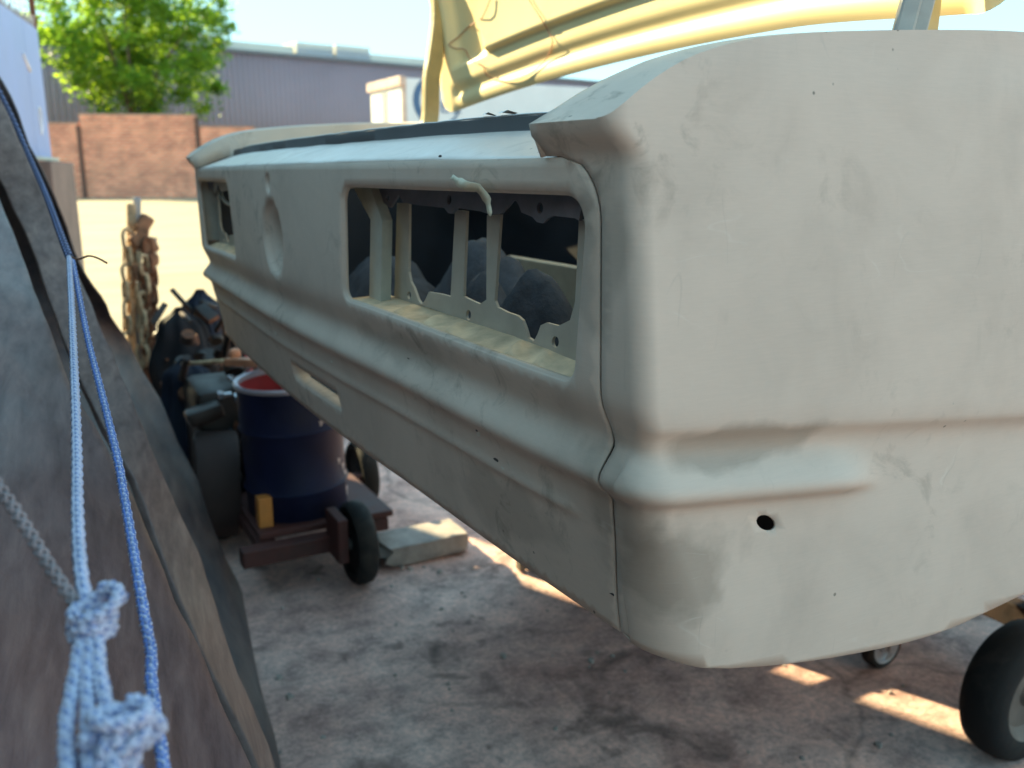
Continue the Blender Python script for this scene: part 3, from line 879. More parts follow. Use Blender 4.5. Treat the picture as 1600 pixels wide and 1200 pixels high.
parts.append(tube('chalk_stroke', [wq(.50, H + .66, .003), wq(.36, H + .58, .003)], .009, 6, MATS['chalk'], bw))
for i in range(22):
    s_ = .02 + i * .056
    parts.append(tube('spike', [wq(s_, ZT - .01, -.01), wq(s_ + .01 * (i % 3 - 1), ZT + .06 + .01 * (i % 2), .004)], lambda t: .007 * (1 - t) + .0015, 6, M_galv, bw))
bm = bmesh.new(); bar(bm, wq(0.02, ZT, -.01), wq(0.03, ZT + .55, -.01), .03, .03, .003); parts.append(bmo('post', bm, M_rust, bw))
bm = bmesh.new(); bar(bm, wq(-.10, ZBL - .012, .0), wq(.9, ZBL - .012, .0), .05, .022, .003); parts.append(bmo('bottom_rail', bm, simple('cream_rail', (.6, .56, .45)), bw))
M_render = simple('brown_render', (.22, .155, .135), .9, 0, .25, 6, .3)
c0, c1 = far2 + dirw * .12, far2 - dirw * .60
bm = bmesh.new()
mid = (c0 + c1) / 2; ang = math.atan2(dirw.y, dirw.x)
box(bm, (mid.x, mid.y, (ZBL - .03) / 2), ((c0 - c1).length, .20, ZBL - .03), Matrix.Rotation(ang, 3, 'Z'), .006)
parts.append(bmo('masonry_base', bm, M_render, bw))
rebase(parts, bw)

# ------------------------------------------------------------------ background: brick wall, warehouse, tree, truck
def brick_mat():
    m, nt, b = nodes_of('brick', .9, 0, .2)
    co = coord(nt, rot=(R(90), 0, 0))
    br = n_(nt, 'ShaderNodeTexBrick', Scale=1.0)
    br.inputs['Color1'].default_value = (.92, .34, .20, 1); br.inputs['Color2'].default_value = (.70, .22, .135, 1); br.inputs['Mortar'].default_value = (.80, .52, .38, 1)
    br.inputs['Mortar Size'].default_value = .016; br.inputs['Brick Width'].default_value = .40; br.inputs['Row Height'].default_value = .15
    nt.links.new(co, br.inputs['Vector'])
    n2 = noise_(nt, coord(nt), 1.3, 6, .6)
    r = ramp(nt, n2, [(.3, (.75, .75, .75)), (.7, (1.3, 1.25, 1.2))])
    nt.links.new(mixc(nt, 1.0, br.outputs['Color'], r.outputs[0], 'MULTIPLY'), b.inputs['Base Color'])
    bump(nt, b, br.outputs['Fac'], -.4, .01)
    return m
M_brick = brick_mat()
M_cope = simple('coping', (.38, .26, .20), .9)
WT = 43.0
wl = atT(60, 200, WT); wr_ = atT(720, 200, WT * 1.06)
yw = lambda x: wl.y + (wr_.y - wl.y) * (x - wl.x) / (wr_.x - wl.x)
def wall_run(pxa, pxb, ptop, label, thick=.25, dz=0.0):
    def hit(px):
        # where the sight line meets the wall line
        v = ray(px, 250); k = (wr_.y - wl.y) / (wr_.x - wl.x)
        t = (wl.y - k * wl.x) / (v.y - k * v.x); return v.x * t, v.y * t, t
    xa, ya, ta = hit(pxa); xb_, yb_, tb = hit(pxb)
    zt_ = ray(pxa, ptop).z * ta + H
    e = empty('brick_wall', label, 'wall', ((xa + xb_) / 2, (ya + yb_) / 2 + dz, 0), 'brick boundary walls')
    L = math.hypot(xb_ - xa, yb_ - ya); ang = math.atan2(yb_ - ya, xb_ - xa)
    e.rotation_euler = (0, 0, ang)
    bm = bmesh.new(); box(bm, (0, 0, zt_ / 2), (L - .06, thick, zt_)); bmo('brickwork', bm, M_brick, e)
    bm = bmesh.new(); box(bm, (0, 0, zt_ + .031), (L, thick + .06, .06), None, .01); bmo('coping', bm, M_cope, e)
    bm = bmesh.new(); box(bm, (L / 2 - .02, -.06, zt_ / 2 - .05), (.16, thick + .10, zt_ - .1), None, .01); bmo('pier', bm, simple('pier_brick', (.15, .075, .055), .9), e)
    return e, zt_
wall_run(-120, 130, 192, 'lowest brick wall run, beside the blue panel')
wall_run(131, 313, 180, 'tallest brick wall run, under the tree')
wall_run(315, 402, 199, 'short brick wall run right of the tall one')
wall_run(403, 760, 203, 'long brick wall run in front of the grey warehouse behind the truck')

P1, P2 = atT(345, 80, 57), atT(690, 110, 57 * .133 / .1124)
dW = Vector((P2.x - P1.x, P2.y - P1.y)).normalized()
A2 = Vector((P1.x, P1.y)) - dW * 22; B2 = Vector((P2.x, P2.y)) + dW * 30
ZW = P1.z
wh = empty('warehouse', 'long warehouse clad in grey ribbed steel with pale roof monitors', 'building', (P1.x, P1.y, 0))
M_clad = simple('grey_cladding', (.36, .27, .30), .5, 0, .05, .4)
M_trim = simple('dark_trim', (.16, .165, .19), .5)
M_cream = simple('cream_sheet', (.62, .60, .54), .6, 0, .06, 1)
parts = [solid(corrug(A2, B2, 0, ZW, .36, .10, 'cladding', M_clad, wh, 'box', 8), .01, 0)]
nW = Vector((dW.y, -dW.x))
def along(s, off=0): p = Vector((P1.x, P1.y)) + dW * s - nW * off; return p
def wbox(name, s0, s1, o0, o1, z0, z1, mat):
    bm = bmesh.new(); c = (along(s0, o0) + along(s1, o1)) / 2
    box(bm, (c.x, c.y, (z0 + z1) / 2), (s1 - s0, o1 - o0, z1 - z0), Matrix.Rotation(math.atan2(dW.y, dW.x), 3, 'Z'), .02)
    o = bmo(name, bm, mat, wh); parts.append(o); return o
wbox('eave_trim', -22, 46, -.12, .05, ZW - .02, ZW + .22, M_trim)
wbox('roof', -22, 46, .2, 26, ZW - .4, ZW + .1, M_cream)
def s_at(px):
    v = ray(px, 90); n = nW
    t = (P1.x * n.x + P1.y * n.y) / (v.x * n.x + v.y * n.y); return (Vector((v.x * t, v.y * t)) - Vector((P1.x, P1.y))).dot(dW)
def h_at(px, py, off=2.0):
    v = ray(px, py); n = nW
    t = ((along(0, off)).dot(n)) / (v.x * n.x + v.y * n.y); return H + v.z * t
wbox('clerestory', s_at(369), s_at(480), 2, 6, ZW, h_at(420, 69), M_cream)
wbox('clerestory', s_at(601), s_at(820), 2, 6, ZW, h_at(640, 90), M_cream)
M_louv = simple('louvre_grey', (.40, .42, .48), .5)
for (a, b_, yt) in ((300, 367, 58), (483, 541, 73), (545, 598, 77)):
    lv = wbox('roof_monitor', s_at(a), s_at(b_), 1.8, 5, ZW, h_at(b_, yt, 1.8), M_cream)
    s0, s1 = s_at(a), s_at(b_); k = 12; zt_ = h_at(b_, yt, 1.8)
    for i in range(k):
        bm = bmesh.new(); c = along(lerp(s0, s1, (i + .5) / k), 1.76)
        box(bm, (c.x, c.y, (ZW + zt_) / 2 - .1), ((s1 - s0) / k * .55, .06, zt_ - ZW - .5), Matrix.Rotation(math.atan2(dW.y, dW.x), 3, 'Z'))
        q_ = bmo('louvre', bm, M_louv, lv); parts.append(q_)
rebase([p for p in parts], wh)
for p in parts:
    if p.parent is not wh: p.matrix_parent_inverse = Matrix.Identity(4)

# tree behind the wall
def leaf_mat():
    m, nt, b = nodes_of('leaf', .5, 0, .3)
    oi = nt.nodes.new('ShaderNodeNewGeometry')
    r = ramp(nt, oi.outputs['Random Per Island'], [(0, (.08, .16, .045)), (.6, (.14, .24, .055)), (1, (.22, .31, .06))])
    nt.links.new(r.outputs[0], b.inputs['Base Color'])
    tr = nt.nodes.new('ShaderNodeBsdfTranslucent'); mx = nt.nodes.new('ShaderNodeMixShader'); mx.inputs[0].default_value = .6
    br = mixc(nt, 1.0, r.outputs[0], (2.6, 2.4, .7), 'MULTIPLY'); nt.links.new(br, tr.inputs[0])
    nt.links.new(b.outputs[0], mx.inputs[1]); nt.links.new(tr.outputs[0], mx.inputs[2])
    nt.links.new(mx.outputs[0], nt.nodes['Material Output'].inputs[0])
    return m
M_leaf = leaf_mat()
M_bark = simple('bark', (.12, .09, .065), .9, 0, .3, 8, .5)
def tree(name, label, base, centre, rx, rz, nclump, nleaf, size, seed):
    rnd = random.Random(seed)
    e = empty(name, label, 'tree', base)
    V, Fc = [], []; clumps = []
    for i in range(nclump):
        while True:
            d = Vector((rnd.uniform(-1, 1), rnd.uniform(-1, 1), rnd.uniform(-1, 1)))
            if .15 < d.length < 1: break
        d = d * (.55 + .45 * d.length) if d.length < .6 else d
        lump = 1 + .22 * noise.noise(d * 2.1 + Vector((seed, 0, 0)))
        c = Vector(centre) + Vector((d.x * rx, d.y * rx, d.z * rz)) * lump
        clumps.append(c)
        cr = rnd.uniform(.35, .85) * rx * .17
        for k in range(nleaf):
            o = Vector((rnd.gauss(0, 1), rnd.gauss(0, 1), rnd.gauss(0, .75))) * cr * .62
            p = c + o
            q = Matrix.Rotation(rnd.uniform(0, 6.28), 3, 'Z') @ Matrix.Rotation(rnd.uniform(-1.1, 1.1), 3, 'X') @ Matrix.Rotation(rnd.uniform(-.6, .6), 3, 'Y')
            s_ = size * rnd.uniform(.6, 1.25); b0 = len(V)
            for a in ((-.5, 0, 0), (0, .32, .06), (.5, 0, 0), (0, -.32, .06)): V.append(p + q @ (Vector(a) * s_))
            Fc.append((b0, b0 + 1, b0 + 2, b0 + 3))
    cr_ = mesh('crown', V, Fc, M_leaf, e, False)
    V, Fc = [], []
    b = Vector(base); fork = b.lerp(Vector((centre[0], centre[1], centre[2] - rz * .75)), .75)
    tube_geo(spline([b, b.lerp(fork, .5) + Vector((.2, 0, 0)), fork], 8), lambda t: .26 - .09 * t, 10, True, V, Fc)
    for i in range(16):
        c = rnd.choice(clumps)
        tube_geo(spline([fork - Vector((0, 0, rnd.uniform(0, .8))), fork.lerp(c, .5) + Vector((rnd.uniform(-.3, .3), rnd.uniform(-.3, .3), .3)), c], 8), lambda t: .10 * (1 - t) + .015, 6, True, V, Fc)
    tk = mesh('trunk', V, Fc, M_bark, e)
    rebase([cr_, tk], e)
    return e
c = atT(200, 55, 46.5)
tree('broadleaf_tree', 'broad green backlit tree rising behind the tall brick wall', (c.x, c.y, 0), (c.x, c.y, c.z + .2), 5.1, 4.6, 270, 105, .29, 3)

# box truck
tk = empty('box_truck', 'white box truck with closed rear doors and a blue ring on its side', 'truck', (9.45, 24.75, 0))
parts = []
X0t, X1t, Y0t, Y1t, Z0t, Z1t = 9.45, 15.4, 23.5, 25.98, 1.0, H + 2.50
M_white = simple('truck_white', (.74, .73, .74), .45, 0, .05, 1.5)
M_doorw = simple('truck_door', (.78, .76, .70), .5, 0, .06, 1.5)
M_ttrim = simple('truck_trim', (.60, .42, .34), .6, 0, .2, 4)
def tb(name, lo, hi, mat, bev=.01, parent=None):
    bm = bmesh.new(); lo, hi = Vector(lo), Vector(hi); box(bm, (lo + hi) / 2, hi - lo, None, bev)
    o = bmo(name, bm, mat, parent or tk); parts.append(o); return o
tb('box_body', (X0t, Y0t, Z0t), (X1t, Y1t, Z1t), M_white, .02)
ym = (Y0t + Y1t) / 2
for (a, b_) in ((Y0t + .06, ym - .012), (ym + .012, Y1t - .06)):
    d_ = tb('rear_door', (X0t - .045, a, Z0t + .05), (X0t - .002, b_, Z1t - .22), M_doorw, .008)
    yy = ym - .14 if b_ < ym else ym + .14
    o_ = tb('lock_rod', (X0t - .075, yy - .015, Z0t + .1), (X0t - .047, yy + .015, Z1t - .3), M_steel, .004, d_); o_['_sub'] = 1
tb('top_rail', (X0t - .12, Y0t - .06, Z1t - .20), (X0t + .06, Y1t + .06, Z1t + .04), M_ttrim, .01)
tb('corner_post', (X0t - .03, Y0t - .022, Z0t), (X0t + .07, Y0t - .002, Z1t), M_ttrim, .004)
tb('chassis', (X0t + .2, Y0t + .5, .62), (X1t + 1.7, Y1t - .5, .98), M_dark, .02)
bm = bmesh.new(); box(bm, (X1t + 1.05, ym, 1.75), (1.75, 2.2, 1.9), None, .12); parts.append(bmo('cab', bm, M_white, tk, auto=40))
for x in (X0t + 1.3, X1t + .9):
    for y in (Y0t + .22, Y1t - .22):
        wv = lathe('wheel', [(.0, -.12), (.24, -.12), (.28, -.10), (.44, -.13), (.48, -.09), (.48, .09), (.44, .13), (.28, .10), (.24, .12), (0, .12)], 24, M_rub, tk, 'Y', (x, y, .48)); parts.append(wv)
# ring emblem and letters on the side
def flat_y(name, poly, holes, y, mat):
    v, f = cdt(poly, holes, []); o = mesh(name, [(a, y, b) for a, b in v], f, mat, tk, False); solid(o, .004, 0); parts.append(o)
cc = atY(683, 158, Y0t); rl = abs(atY(645, 160, Y0t).x - cc.x)
M_logo = simple('logo_blue', (.06, .13, .26), .5)
flat_y('ring_emblem', circle(cc.x, cc.z, rl, rl * .98, 48), [circle(cc.x + rl * .10, cc.z, rl * .82, rl * .82, 48)], Y0t - .006, M_logo)
e0 = atY(689, 176, Y0t); e1 = atY(702, 158, Y0t); xw = e1.x - e0.x; zh = e1.z - e0.z
M_let = simple('letter_blue', (.14, .19, .30), .5)
flat_y('letter_e', [(e0.x, e0.z), (e0.x + xw, e0.z), (e0.x + xw, e0.z + zh * .17), (e0.x + xw * .25, e0.z + zh * .17), (e0.x + xw * .25, e0.z + zh * .42), (e0.x + xw * .85, e0.z + zh * .42), (e0.x + xw * .85, e0.z + zh * .58), (e0.x + xw * .25, e0.z + zh * .58), (e0.x + xw * .25, e0.z + zh * .83), (e0.x + xw, e0.z + zh * .83), (e0.x + xw, e0.z + zh), (e0.x, e0.z + zh)], [], Y0t - .006, M_let)
lx = e0.x + xw * 1.35
flat_y('letter_l', [(lx, e0.z), (lx + xw, e0.z), (lx + xw, e0.z + zh * .17), (lx + xw * .25, e0.z + zh * .17), (lx + xw * .25, e0.z + zh), (lx, e0.z + zh)], [], Y0t - .006, M_let)
rebase(parts, tk)
for p in parts:
    if '_sub' in p: p.matrix_parent_inverse = Matrix.Identity(4); del p['_sub']

# ------------------------------------------------------------------ leaning boards and sheet on the left
def sheet_mat(name, c0, c1, c2, rough, streak=(26, 1.6, 26)):
    m, nt, b = nodes_of(name, rough, 0, .35)
    f = noise_(nt, coord(nt, scale=streak), 2.0, 8, .65, .3)
    g_ = noise_(nt, coord(nt), 5.0, 6, .6, .5)
    r = ramp(nt, f, [(.28, c0), (.5, c1), (.75, c2)])
    r2 = ramp(nt, g_, [(.3, (.85, .84, .87)), (.7, (1.1, 1.09, 1.07))])
    nt.links.new(mixc(nt, 1.0, r.outputs[0], r2.outputs[0], 'MULTIPLY'), b.inputs['Base Color'])
    rr = ramp(nt, g_, [(.3, (rough * .75,) * 3), (.7, (min(1, rough * 1.25),) * 3)]); nt.links.new(rr.outputs[0], b.inputs['Roughness'])
    h_ = nt.nodes.new('ShaderNodeMath'); h_.operation = 'ADD'; nt.links.new(f, h_.inputs[0]); nt.links.new(noise_(nt, coord(nt), 60, 6, .7), h_.inputs[1])
    bump(nt, b, h_.outputs[0], .2, .003)
    return m
M_sh1 = sheet_mat('weathered_board', (.080, .052, .055), (.145, .098, .100), (.225, .160, .155), .5)
M_sh2 = sheet_mat('brown_board', (.13, .082, .073), (.22, .148, .130), (.34, .24, .205), .55)
M_sh3 = sheet_mat('dark_sheet', (.032, .028, .036), (.085, .062, .060), (.145, .105, .095), .5, (8, 2, 8))
def loft(name, L, Rt, mat, label, cat, nrow=48, ncol=20, th=.014, wob=.006, bulge=0.0, group=None):
    A = spline([atT(*p) for p in L], nrow); B = spline([atT(*p) for p in Rt], nrow)
    V, Fc = [], []
    for i in range(nrow + 1):
        for k in range(ncol + 1):
            t = k / ncol; p = A[i].lerp(B[i], t)
            q = wob * noise.noise(p * 4.3) + wob * .5 * noise.noise(p * 13)
            p = p + Vector((q + bulge * math.sin(t * math.pi), 0, q * .5)); V.append(p)
    for i in range(nrow):
        for k in range(ncol):
            a = i * (ncol + 1) + k; Fc.append((a, a + 1, a + ncol + 2, a + ncol + 1))
    o = mesh(name, V, Fc, mat); solid(o, th, 0)
    bv = o.modifiers.new('b', 'BEVEL'); bv.width = th * .3; bv.segments = 2; bv.limit_method = 'ANGLE'; bv.angle_limit = R(50)
    tag(o, label, cat, group); return o
g1 = [(-75, 165, 1.92), (-10, 305, 1.75), (40, 430, 1.55), (75, 515, 1.45), (104, 600, 1.36), (146, 675, 1.27), (186, 745, 1.2), (220, 820, 1.12), (250, 900, 1.05), (290, 990, .98), (340, 1100, .92), (395, 1215, .87), (440, 1320, .83)]
l1 = [(-440, 165, 1.4), (-420, 300, 1.2), (-400, 430, 1.0), (-380, 520, .9), (-360, 600, .82), (-340, 680, .76), (-320, 750, .7), (-300, 820, .66), (-280, 900, .62), (-260, 990, .58), (-230, 1100, .55), (-200, 1215, .52), (-180, 1320, .5)]
loft('leaning_board', l1, g1, M_sh1, 'nearest grey streaked board leaning at the left edge behind the white rope', 'board')
r2 = [(-8, 132, 2.16), (30, 215, 2.07), (62, 290, 2.0), (108, 395, 1.85), (150, 500, 1.75), (190, 600, 1.68), (222, 680, 1.6), (255, 760, 1.52), (290, 840, 1.45), (320, 910, 1.38), (350, 1000, 1.28), (385, 1100, 1.18), (425, 1215, 1.08), (455, 1320, 1.0)]
l2 = [(-62, 120, 2.14), (-36, 205, 2.05), (14, 310, 1.98), (52, 395, 1.83), (84, 490, 1.73), (121, 595, 1.64), (161, 678, 1.54), (200, 752, 1.45), (231, 825, 1.37), (258, 900, 1.29), (297, 990, 1.2), (346, 1100, 1.11), (401, 1215, 1.03), (446, 1320, .97)]
loft('leaning_board', l2, r2, M_sh2, 'brown board leaning between the nearest grey board and the dark sheet', 'board', ncol=12)
r3 = [(-8, 112, 2.25), (42, 212, 2.25), (88, 300, 2.28), (112, 375, 2.35), (150, 455, 2.4), (195, 520, 2.55), (240, 600, 2.65), (300, 740, 2.62), (345, 850, 2.55), (378, 930, 2.48), (400, 1060, 2.06), (445, 1215, 1.73)]
l3 = [(-200, 120, 2.3), (-120, 215, 2.4), (-80, 290, 2.45), (-20, 375, 2.5), (10, 440, 2.45), (40, 510, 2.35), (70, 590, 2.25), (110, 700, 2.1), (160, 800, 1.98), (215, 920, 1.82), (275, 1060, 1.62), (330, 1215, 1.45)]
loft('dark_sheet', l3, r3, M_sh3, 'dark navy brown sheet sloping down to the ground beside the blue drum', 'sheet', ncol=24, th=.006, wob=.014, bulge=.02)

# ------------------------------------------------------------------ ropes
def braid(paths, r, cols, name, label, pitch=5.6, strands=8, group=None):
    """a braided rope: strands wind both ways over and under one another"""
    V, Fc, mi = [], [], []
    for P in paths:
        P = [Vector(p) for p in P]
        L = sum((P[i + 1] - P[i]).length for i in range(len(P) - 1))
        n = max(12, int(L / (r * pitch) * 9))
        # resample evenly
        acc = [0.0]
        for i in range(len(P) - 1): acc.append(acc[-1] + (P[i + 1] - P[i]).length)
        Q = []; j = 0
        for i in range(n + 1):
            s_ = L * i / n
            while j < len(P) - 2 and acc[j + 1] < s_: j += 1
            t = (s_ - acc[j]) / max(1e-9, acc[j + 1] - acc[j]); Q.append(P[j].lerp(P[j + 1], clamp(t)))
        fr = frames(Q)
        for k in range(strands):
            sg = 1 if k % 2 == 0 else -1; ph = 2 * math.pi * k / strands; pts = []
            for i, (p, (t, u, v)) in enumerate(zip(Q, fr)):
                a = ph + sg * 2 * math.pi * (L * i / n) / (r * pitch)
                rr = r * (.72 + .24 * sg * math.cos(strands / 2 * a))
                pts.append(p + u * (rr * math.cos(a)) + v * (rr * math.sin(a)))
            f0 = len(Fc); tube_geo(pts, r * .40, 6, False, V, Fc); mi += [k % len(cols)] * (len(Fc) - f0)
        f0 = len(Fc); tube_geo(Q, r * .45, 6, False, V, Fc); mi += [0] * (len(Fc) - f0)
    o = mesh(name, V, Fc, list(cols))
    o.data.polygons.foreach_set('material_index', mi)
    tag(o, label, 'rope', group); return o
M_rw = simple('rope_white', (.50, .52, .66), .8, 0, .12, 60)
M_rb = simple('rope_blue', (.11, .19, .50), .75, 0, .2, 60)
M_rlb = simple('rope_pale_blue', (.24, .29, .50), .8, 0, .15, 60)
M_rg = simple('rope_grey', (.24, .20, .21), .85, 0, .25, 60)
M_rn = simple('rope_navy', (.05, .055, .12), .8, 0, .3, 60)
def path(l, n=60): return spline([atT(*p) for p in l], n)
knot1 = atT(143, 968, .400); knot2 = atT(168, 1150, .350)
pw = path([(108, 402, 1.15), (112, 480, .95), (117, 600, .72), (120, 700, .60), (121, 800, .50), (125, 880, .44), (133, 935, .41), (141, 965, .400)])
pathsA = [pw]
for (dx, dx2) in ((-12, -30), (0, -12), (12, 8)):
    pathsA.append(path([(142 + dx, 975, .400 + .002 * dx / 12), (138 + dx * 1.2, 1020, .388), (140 + dx * 1.5 + dx2 * .3, 1080, .372), (150 + dx * 1.4 + dx2, 1140, .356), (155 + dx * 1.4 + dx2, 1250, .330)], 30))
def coil(c, rad_, turns, pitch_, tilt, n=60, sq=1.0, ph=0.0):
    out = []
    m = Matrix.Rotation(tilt[0], 3, 'X') @ Matrix.Rotation(tilt[1], 3, 'Y')
    for i in range(n + 1):
        a = 2 * math.pi * turns * i / n + ph
        out.append(Vector(c) + m @ Vector((rad_ * math.cos(a), rad_ * sq * math.sin(a), pitch_ * (i / n - .5) * turns)))
    return out
pathsA.append(coil(knot1 + Vector((0, 0, -.002)), .0078, 2.6, .0048, (.15, .10)))
pathsA.append(coil(knot1 + Vector((.003, 0, .006)), .0100, 1.2, .004, (.25, -.35), sq=.8))
rr_ = random.Random(4)
for k in range(7):
    pathsA.append(coil(knot2 + Vector((rr_.uniform(-.007, .007), rr_.uniform(-.004, .006), rr_.uniform(-.012, .009))), rr_.uniform(.006, .0105), rr_.uniform(.8, 1.3), .004, (rr_.uniform(-.9, 1.2), rr_.uniform(-.9, .9)), 40, rr_.uniform(.6, 1), rr_.uniform(0, 6)))
pathsA.append(coil(knot2 + Vector((.010, 0, -.002)), .0095, 1.5, .006, (1.4, .3), 40, .55))
pathsA.append(coil(knot2 + Vector((-.006, -.002, -.016)), .0135, 1.6, .007, (.2, -.25), 40, .8))
braid(pathsA, .0028, [M_rw, M_rlb, M_rw, M_rw], 'knotted_rope', 'white braided rope hanging into two bulky knots at lower left')
braid([path([(113, 405, 1.15), (135, 520, .95), (160, 620, .8), (183, 715, .7), (193, 770, .66), (205, 840, .6), (215, 900, .55), (225, 960, .52), (236, 1020, .5), (236, 1060, .48), (241, 1100, .46), (250, 1160, .44), (260, 1230, .42)])], .0028, [M_rb, M_rw, M_rb, M_rlb], 'blue_rope', 'blue and white braided rope hanging right of the knotted white rope')
braid([path([(-25, 728, .43), (30, 808, .42), (80, 888, .41), (118, 942, .405), (138, 966, .400)])], .0028, [M_rg], 'grey_rope', 'grey rope running from the left edge into the upper knot', strands=6, pitch=6)
braid([path([(-10, 125, 2.0), (20, 185, 1.92), (48, 250, 1.80), (72, 305, 1.60), (95, 367, 1.3), (109, 403, 1.15)])], .0042, [M_rn, M_rn, M_rlb], 'navy_rope', 'thin navy rope along the top edge of the boards above the white rope')
tw = tube('tie_wire', path([(108, 400, 1.15), (122, 405, 1.14), (138, 400, 1.13), (152, 403, 1.12), (167, 411, 1.11)], 20), .0013, 6, M_rust)
tag(tw, 'short curled tie wire sticking out where the ropes meet', 'wire')

# ------------------------------------------------------------------ chain stand
cs = empty('chain_stand', 'rusty steel post hung with heavy chains in the sunlit yard', 'post', atZ(218, 690, 0.0))
base = Vector((cs.location.x, cs.location.y, 0))
tC = base.y / ray(218, 690).y
def cpt(px, py, dt=0.0): return atT(px, py, base.y / ray(px, py).y + dt)
parts = []
def mk(px0, py0, px1, py1, w_, mat, name, dt=0.0):
    bm = bmesh.new(); bar(bm, cpt(px0, py0, dt), cpt(px1, py1, dt), w_, w_, .004); o = bmo(name, bm, mat, cs); parts.append(o)
M_tan = simple('sun_bleached_rust', (.58, .42, .26), .85, 0, .4, 20, .3, .3, (.22, .12, .07))
mk(205, 318, 205, 650, .035, M_tan, 'upright'); mk(214, 308, 214, 420, .03, M_galv, 'upright', .03); mk(221, 440, 220, 690, .05, M_galv, 'upright', .02)
mk(235, 370, 236, 690, .03, M_rust, 'upright', -.03); mk(193, 375, 193, 640, .008, M_rust, 'rod'); mk(244, 370, 243, 560, .008, M_galv, 'rod')
bm = bmesh.new()
for (px, py, s_) in ((226, 348, .055), (232, 385, .06), (219, 425, .06), (236, 405, .05), (222, 362, .05), (214, 375, .05), (230, 420, .045)):
    box(bm, cpt(px, py, -.05), (s_, .06, s_ * 1.2), Matrix.Rotation(px * .1, 3, 'Y'), .012)
parts.append(bmo('hook_block', bm, simple('hook_rust', (.30, .15, .085), .85, .1, .5, 25, .4), cs))
# link mesh shared by all chains
V, Fc = [], []
ring = [Vector((.030 * math.cos(a) * .62, 0, .030 * math.sin(a) + (.012 if math.sin(a) > 0 else -.012))) for a in [2 * math.pi * i / 16 for i in range(17)]]
tube_geo(ring, .0085, 6, False, V, Fc)
lme = bpy.data.meshes.new('link'); lme.from_pydata([tuple(v) for v in V], [], Fc); lme.materials.append(M_rust)
lme2 = lme.copy(); lme2.materials.clear(); lme2.materials.append(M_tan)
for (px, y0, y1, me_, dt) in ((231, 375, 600, lme, -.08), (238, 420, 600, lme, -.08), (222, 395, 590, lme2, -.06), (199, 360, 600, lme2, -.05), (226, 400, 570, lme2, -.09)):
    a, b_ = cpt(px, y0, dt), cpt(px, y1, dt); n = int((b_ - a).length / .066)
    for i in range(n):
        o = bpy.data.objects.new('chain_link', me_); COL.objects.link(o); o.parent = cs
        p = a.lerp(b_, (i + .5) / n)
        o.location = p - cs.location + Vector((.006 * math.sin(i * 1.7), 0, 0)); o.rotation_euler = (0, .12 * math.sin(i * 2.1), (i % 2) * 1.57 + .4)
        for q in me_.polygons: q.use_smooth = True
rebase(parts, cs)

# ------------------------------------------------------------------ scrap round the drum
# blue drum
dr0 = atT(468, 800, 2.75); drum = empty('blue_drum', 'small dark blue steel drum with red inside, scuffed near its base', 'drum', (dr0.x, dr0.y, .165), None)
M_db = simple('drum_blue', (.006, .009, .036), .55, 0, .3, 8, .05, .25, (.018, .022, .05))
M_dred = simple('drum_red', (.30, .03, .035), .5, 0, .2, 10)
M_rim = simple('drum_rim', (.42, .40, .46), .4, .3, .2)
DRR, DH = .148, .40
lathe('shell', [(DRR * .97, 0), (DRR, .006), (DRR, .075), (DRR + .007, .085), (DRR, .095), (DRR, .255), (DRR + .006, .265), (DRR, .275), (DRR, DH - .012)], 48, M_db, drum, cap=False)
lathe('inside', [(0, .20), (DRR - .005, .20), (DRR - .004, DH - .008)], 48, M_dred, drum, cap=False)
lathe('rim', [(DRR - .006, DH - .014), (DRR - .006, DH), (DRR + .003, DH + .004), (DRR + .007, DH - .002), (DRR + .004, DH - .012)], 48, M_rim, drum, cap=False)
lathe('bottom', [(0, .012), (DRR - .004, .012), (DRR * .99, .002)], 48, M_db, drum, cap=False)
for (a, z, s_) in ((-1.05, .29, .012), (-.35, .10, .02), (-.45, .13, .016), (-.30, .045, .022), (-.62, .155, .013)):
    p = Vector((math.cos(a) * (DRR + .0012), math.sin(a) * (DRR + .0012), z)); u = Vector((-math.sin(a), math.cos(a), 0)); k = 9
    poly = [p + u * (s_ * (.6 + .4 * math.sin(i * 2.3)) * math.cos(2 * math.pi * i / k)) + Vector((0, 0, s_ * .9 * (.7 + .3 * math.cos(i * 1.9)) * math.sin(2 * math.pi * i / k))) for i in range(k)]
    mesh('paint_chip', poly, [tuple(range(k))], simple('chip', (.42, .36, .36), .7), drum, False)
drum.rotation_euler = (R(1.5), R(-2), R(-10))
# trolley under the drum
M_ox = simple('red_oxide', (.075, .022, .018), .7, 0, .35, 14, .2)
M_or = simple('orange_paint', (.55, .20, .035), .5, 0, .2, 14)
tc_ = Vector((.70, 2.56, 0)); tr = empty('drum_trolley', 'low red oxide trolley with an orange post and black wheel under the drum', 'trolley', tc_)
parts = []
def tbm(name, fn, mat, auto=None):
    bm = bmesh.new(); fn(bm); o = bmo(name, bm, mat, tr, auto=auto); parts.append(o); return o
tbm('rail', lambda b: bar(b, (.44, 2.38, .115), (.70, 2.38, .115), .05, .05, .004), M_ox)
tbm('rail', lambda b: bar(b, (.44, 2.84, .115), (.98, 2.84, .115), .05, .05, .004), M_ox)
tbm('cross_rail', lambda b: bar(b, (.52, 2.41, .120), (.52, 2.81, .120), .05, .04, .004), M_ox)
tbm('cross_rail', lambda b: bar(b, (.86, 2.41, .120), (.86, 2.81, .120), .05, .04, .004), M_ox)
tbm('deck', lambda b: box(b, (.70, 2.61, .152), (.40, .40, .02), None, .003), M_ox)
op = atT(413, 800, 2.58); ob = atT(413, 855, 2.58)
tbm('post', lambda b: bar(b, (op.x, op.y, .125), (op.x, op.y, .25), .04, .04, .003), M_or)
tbm('axle_bracket', lambda b: box(b, (.70, 2.33, .15), (.03, .12, .13), None, .004), M_ox)
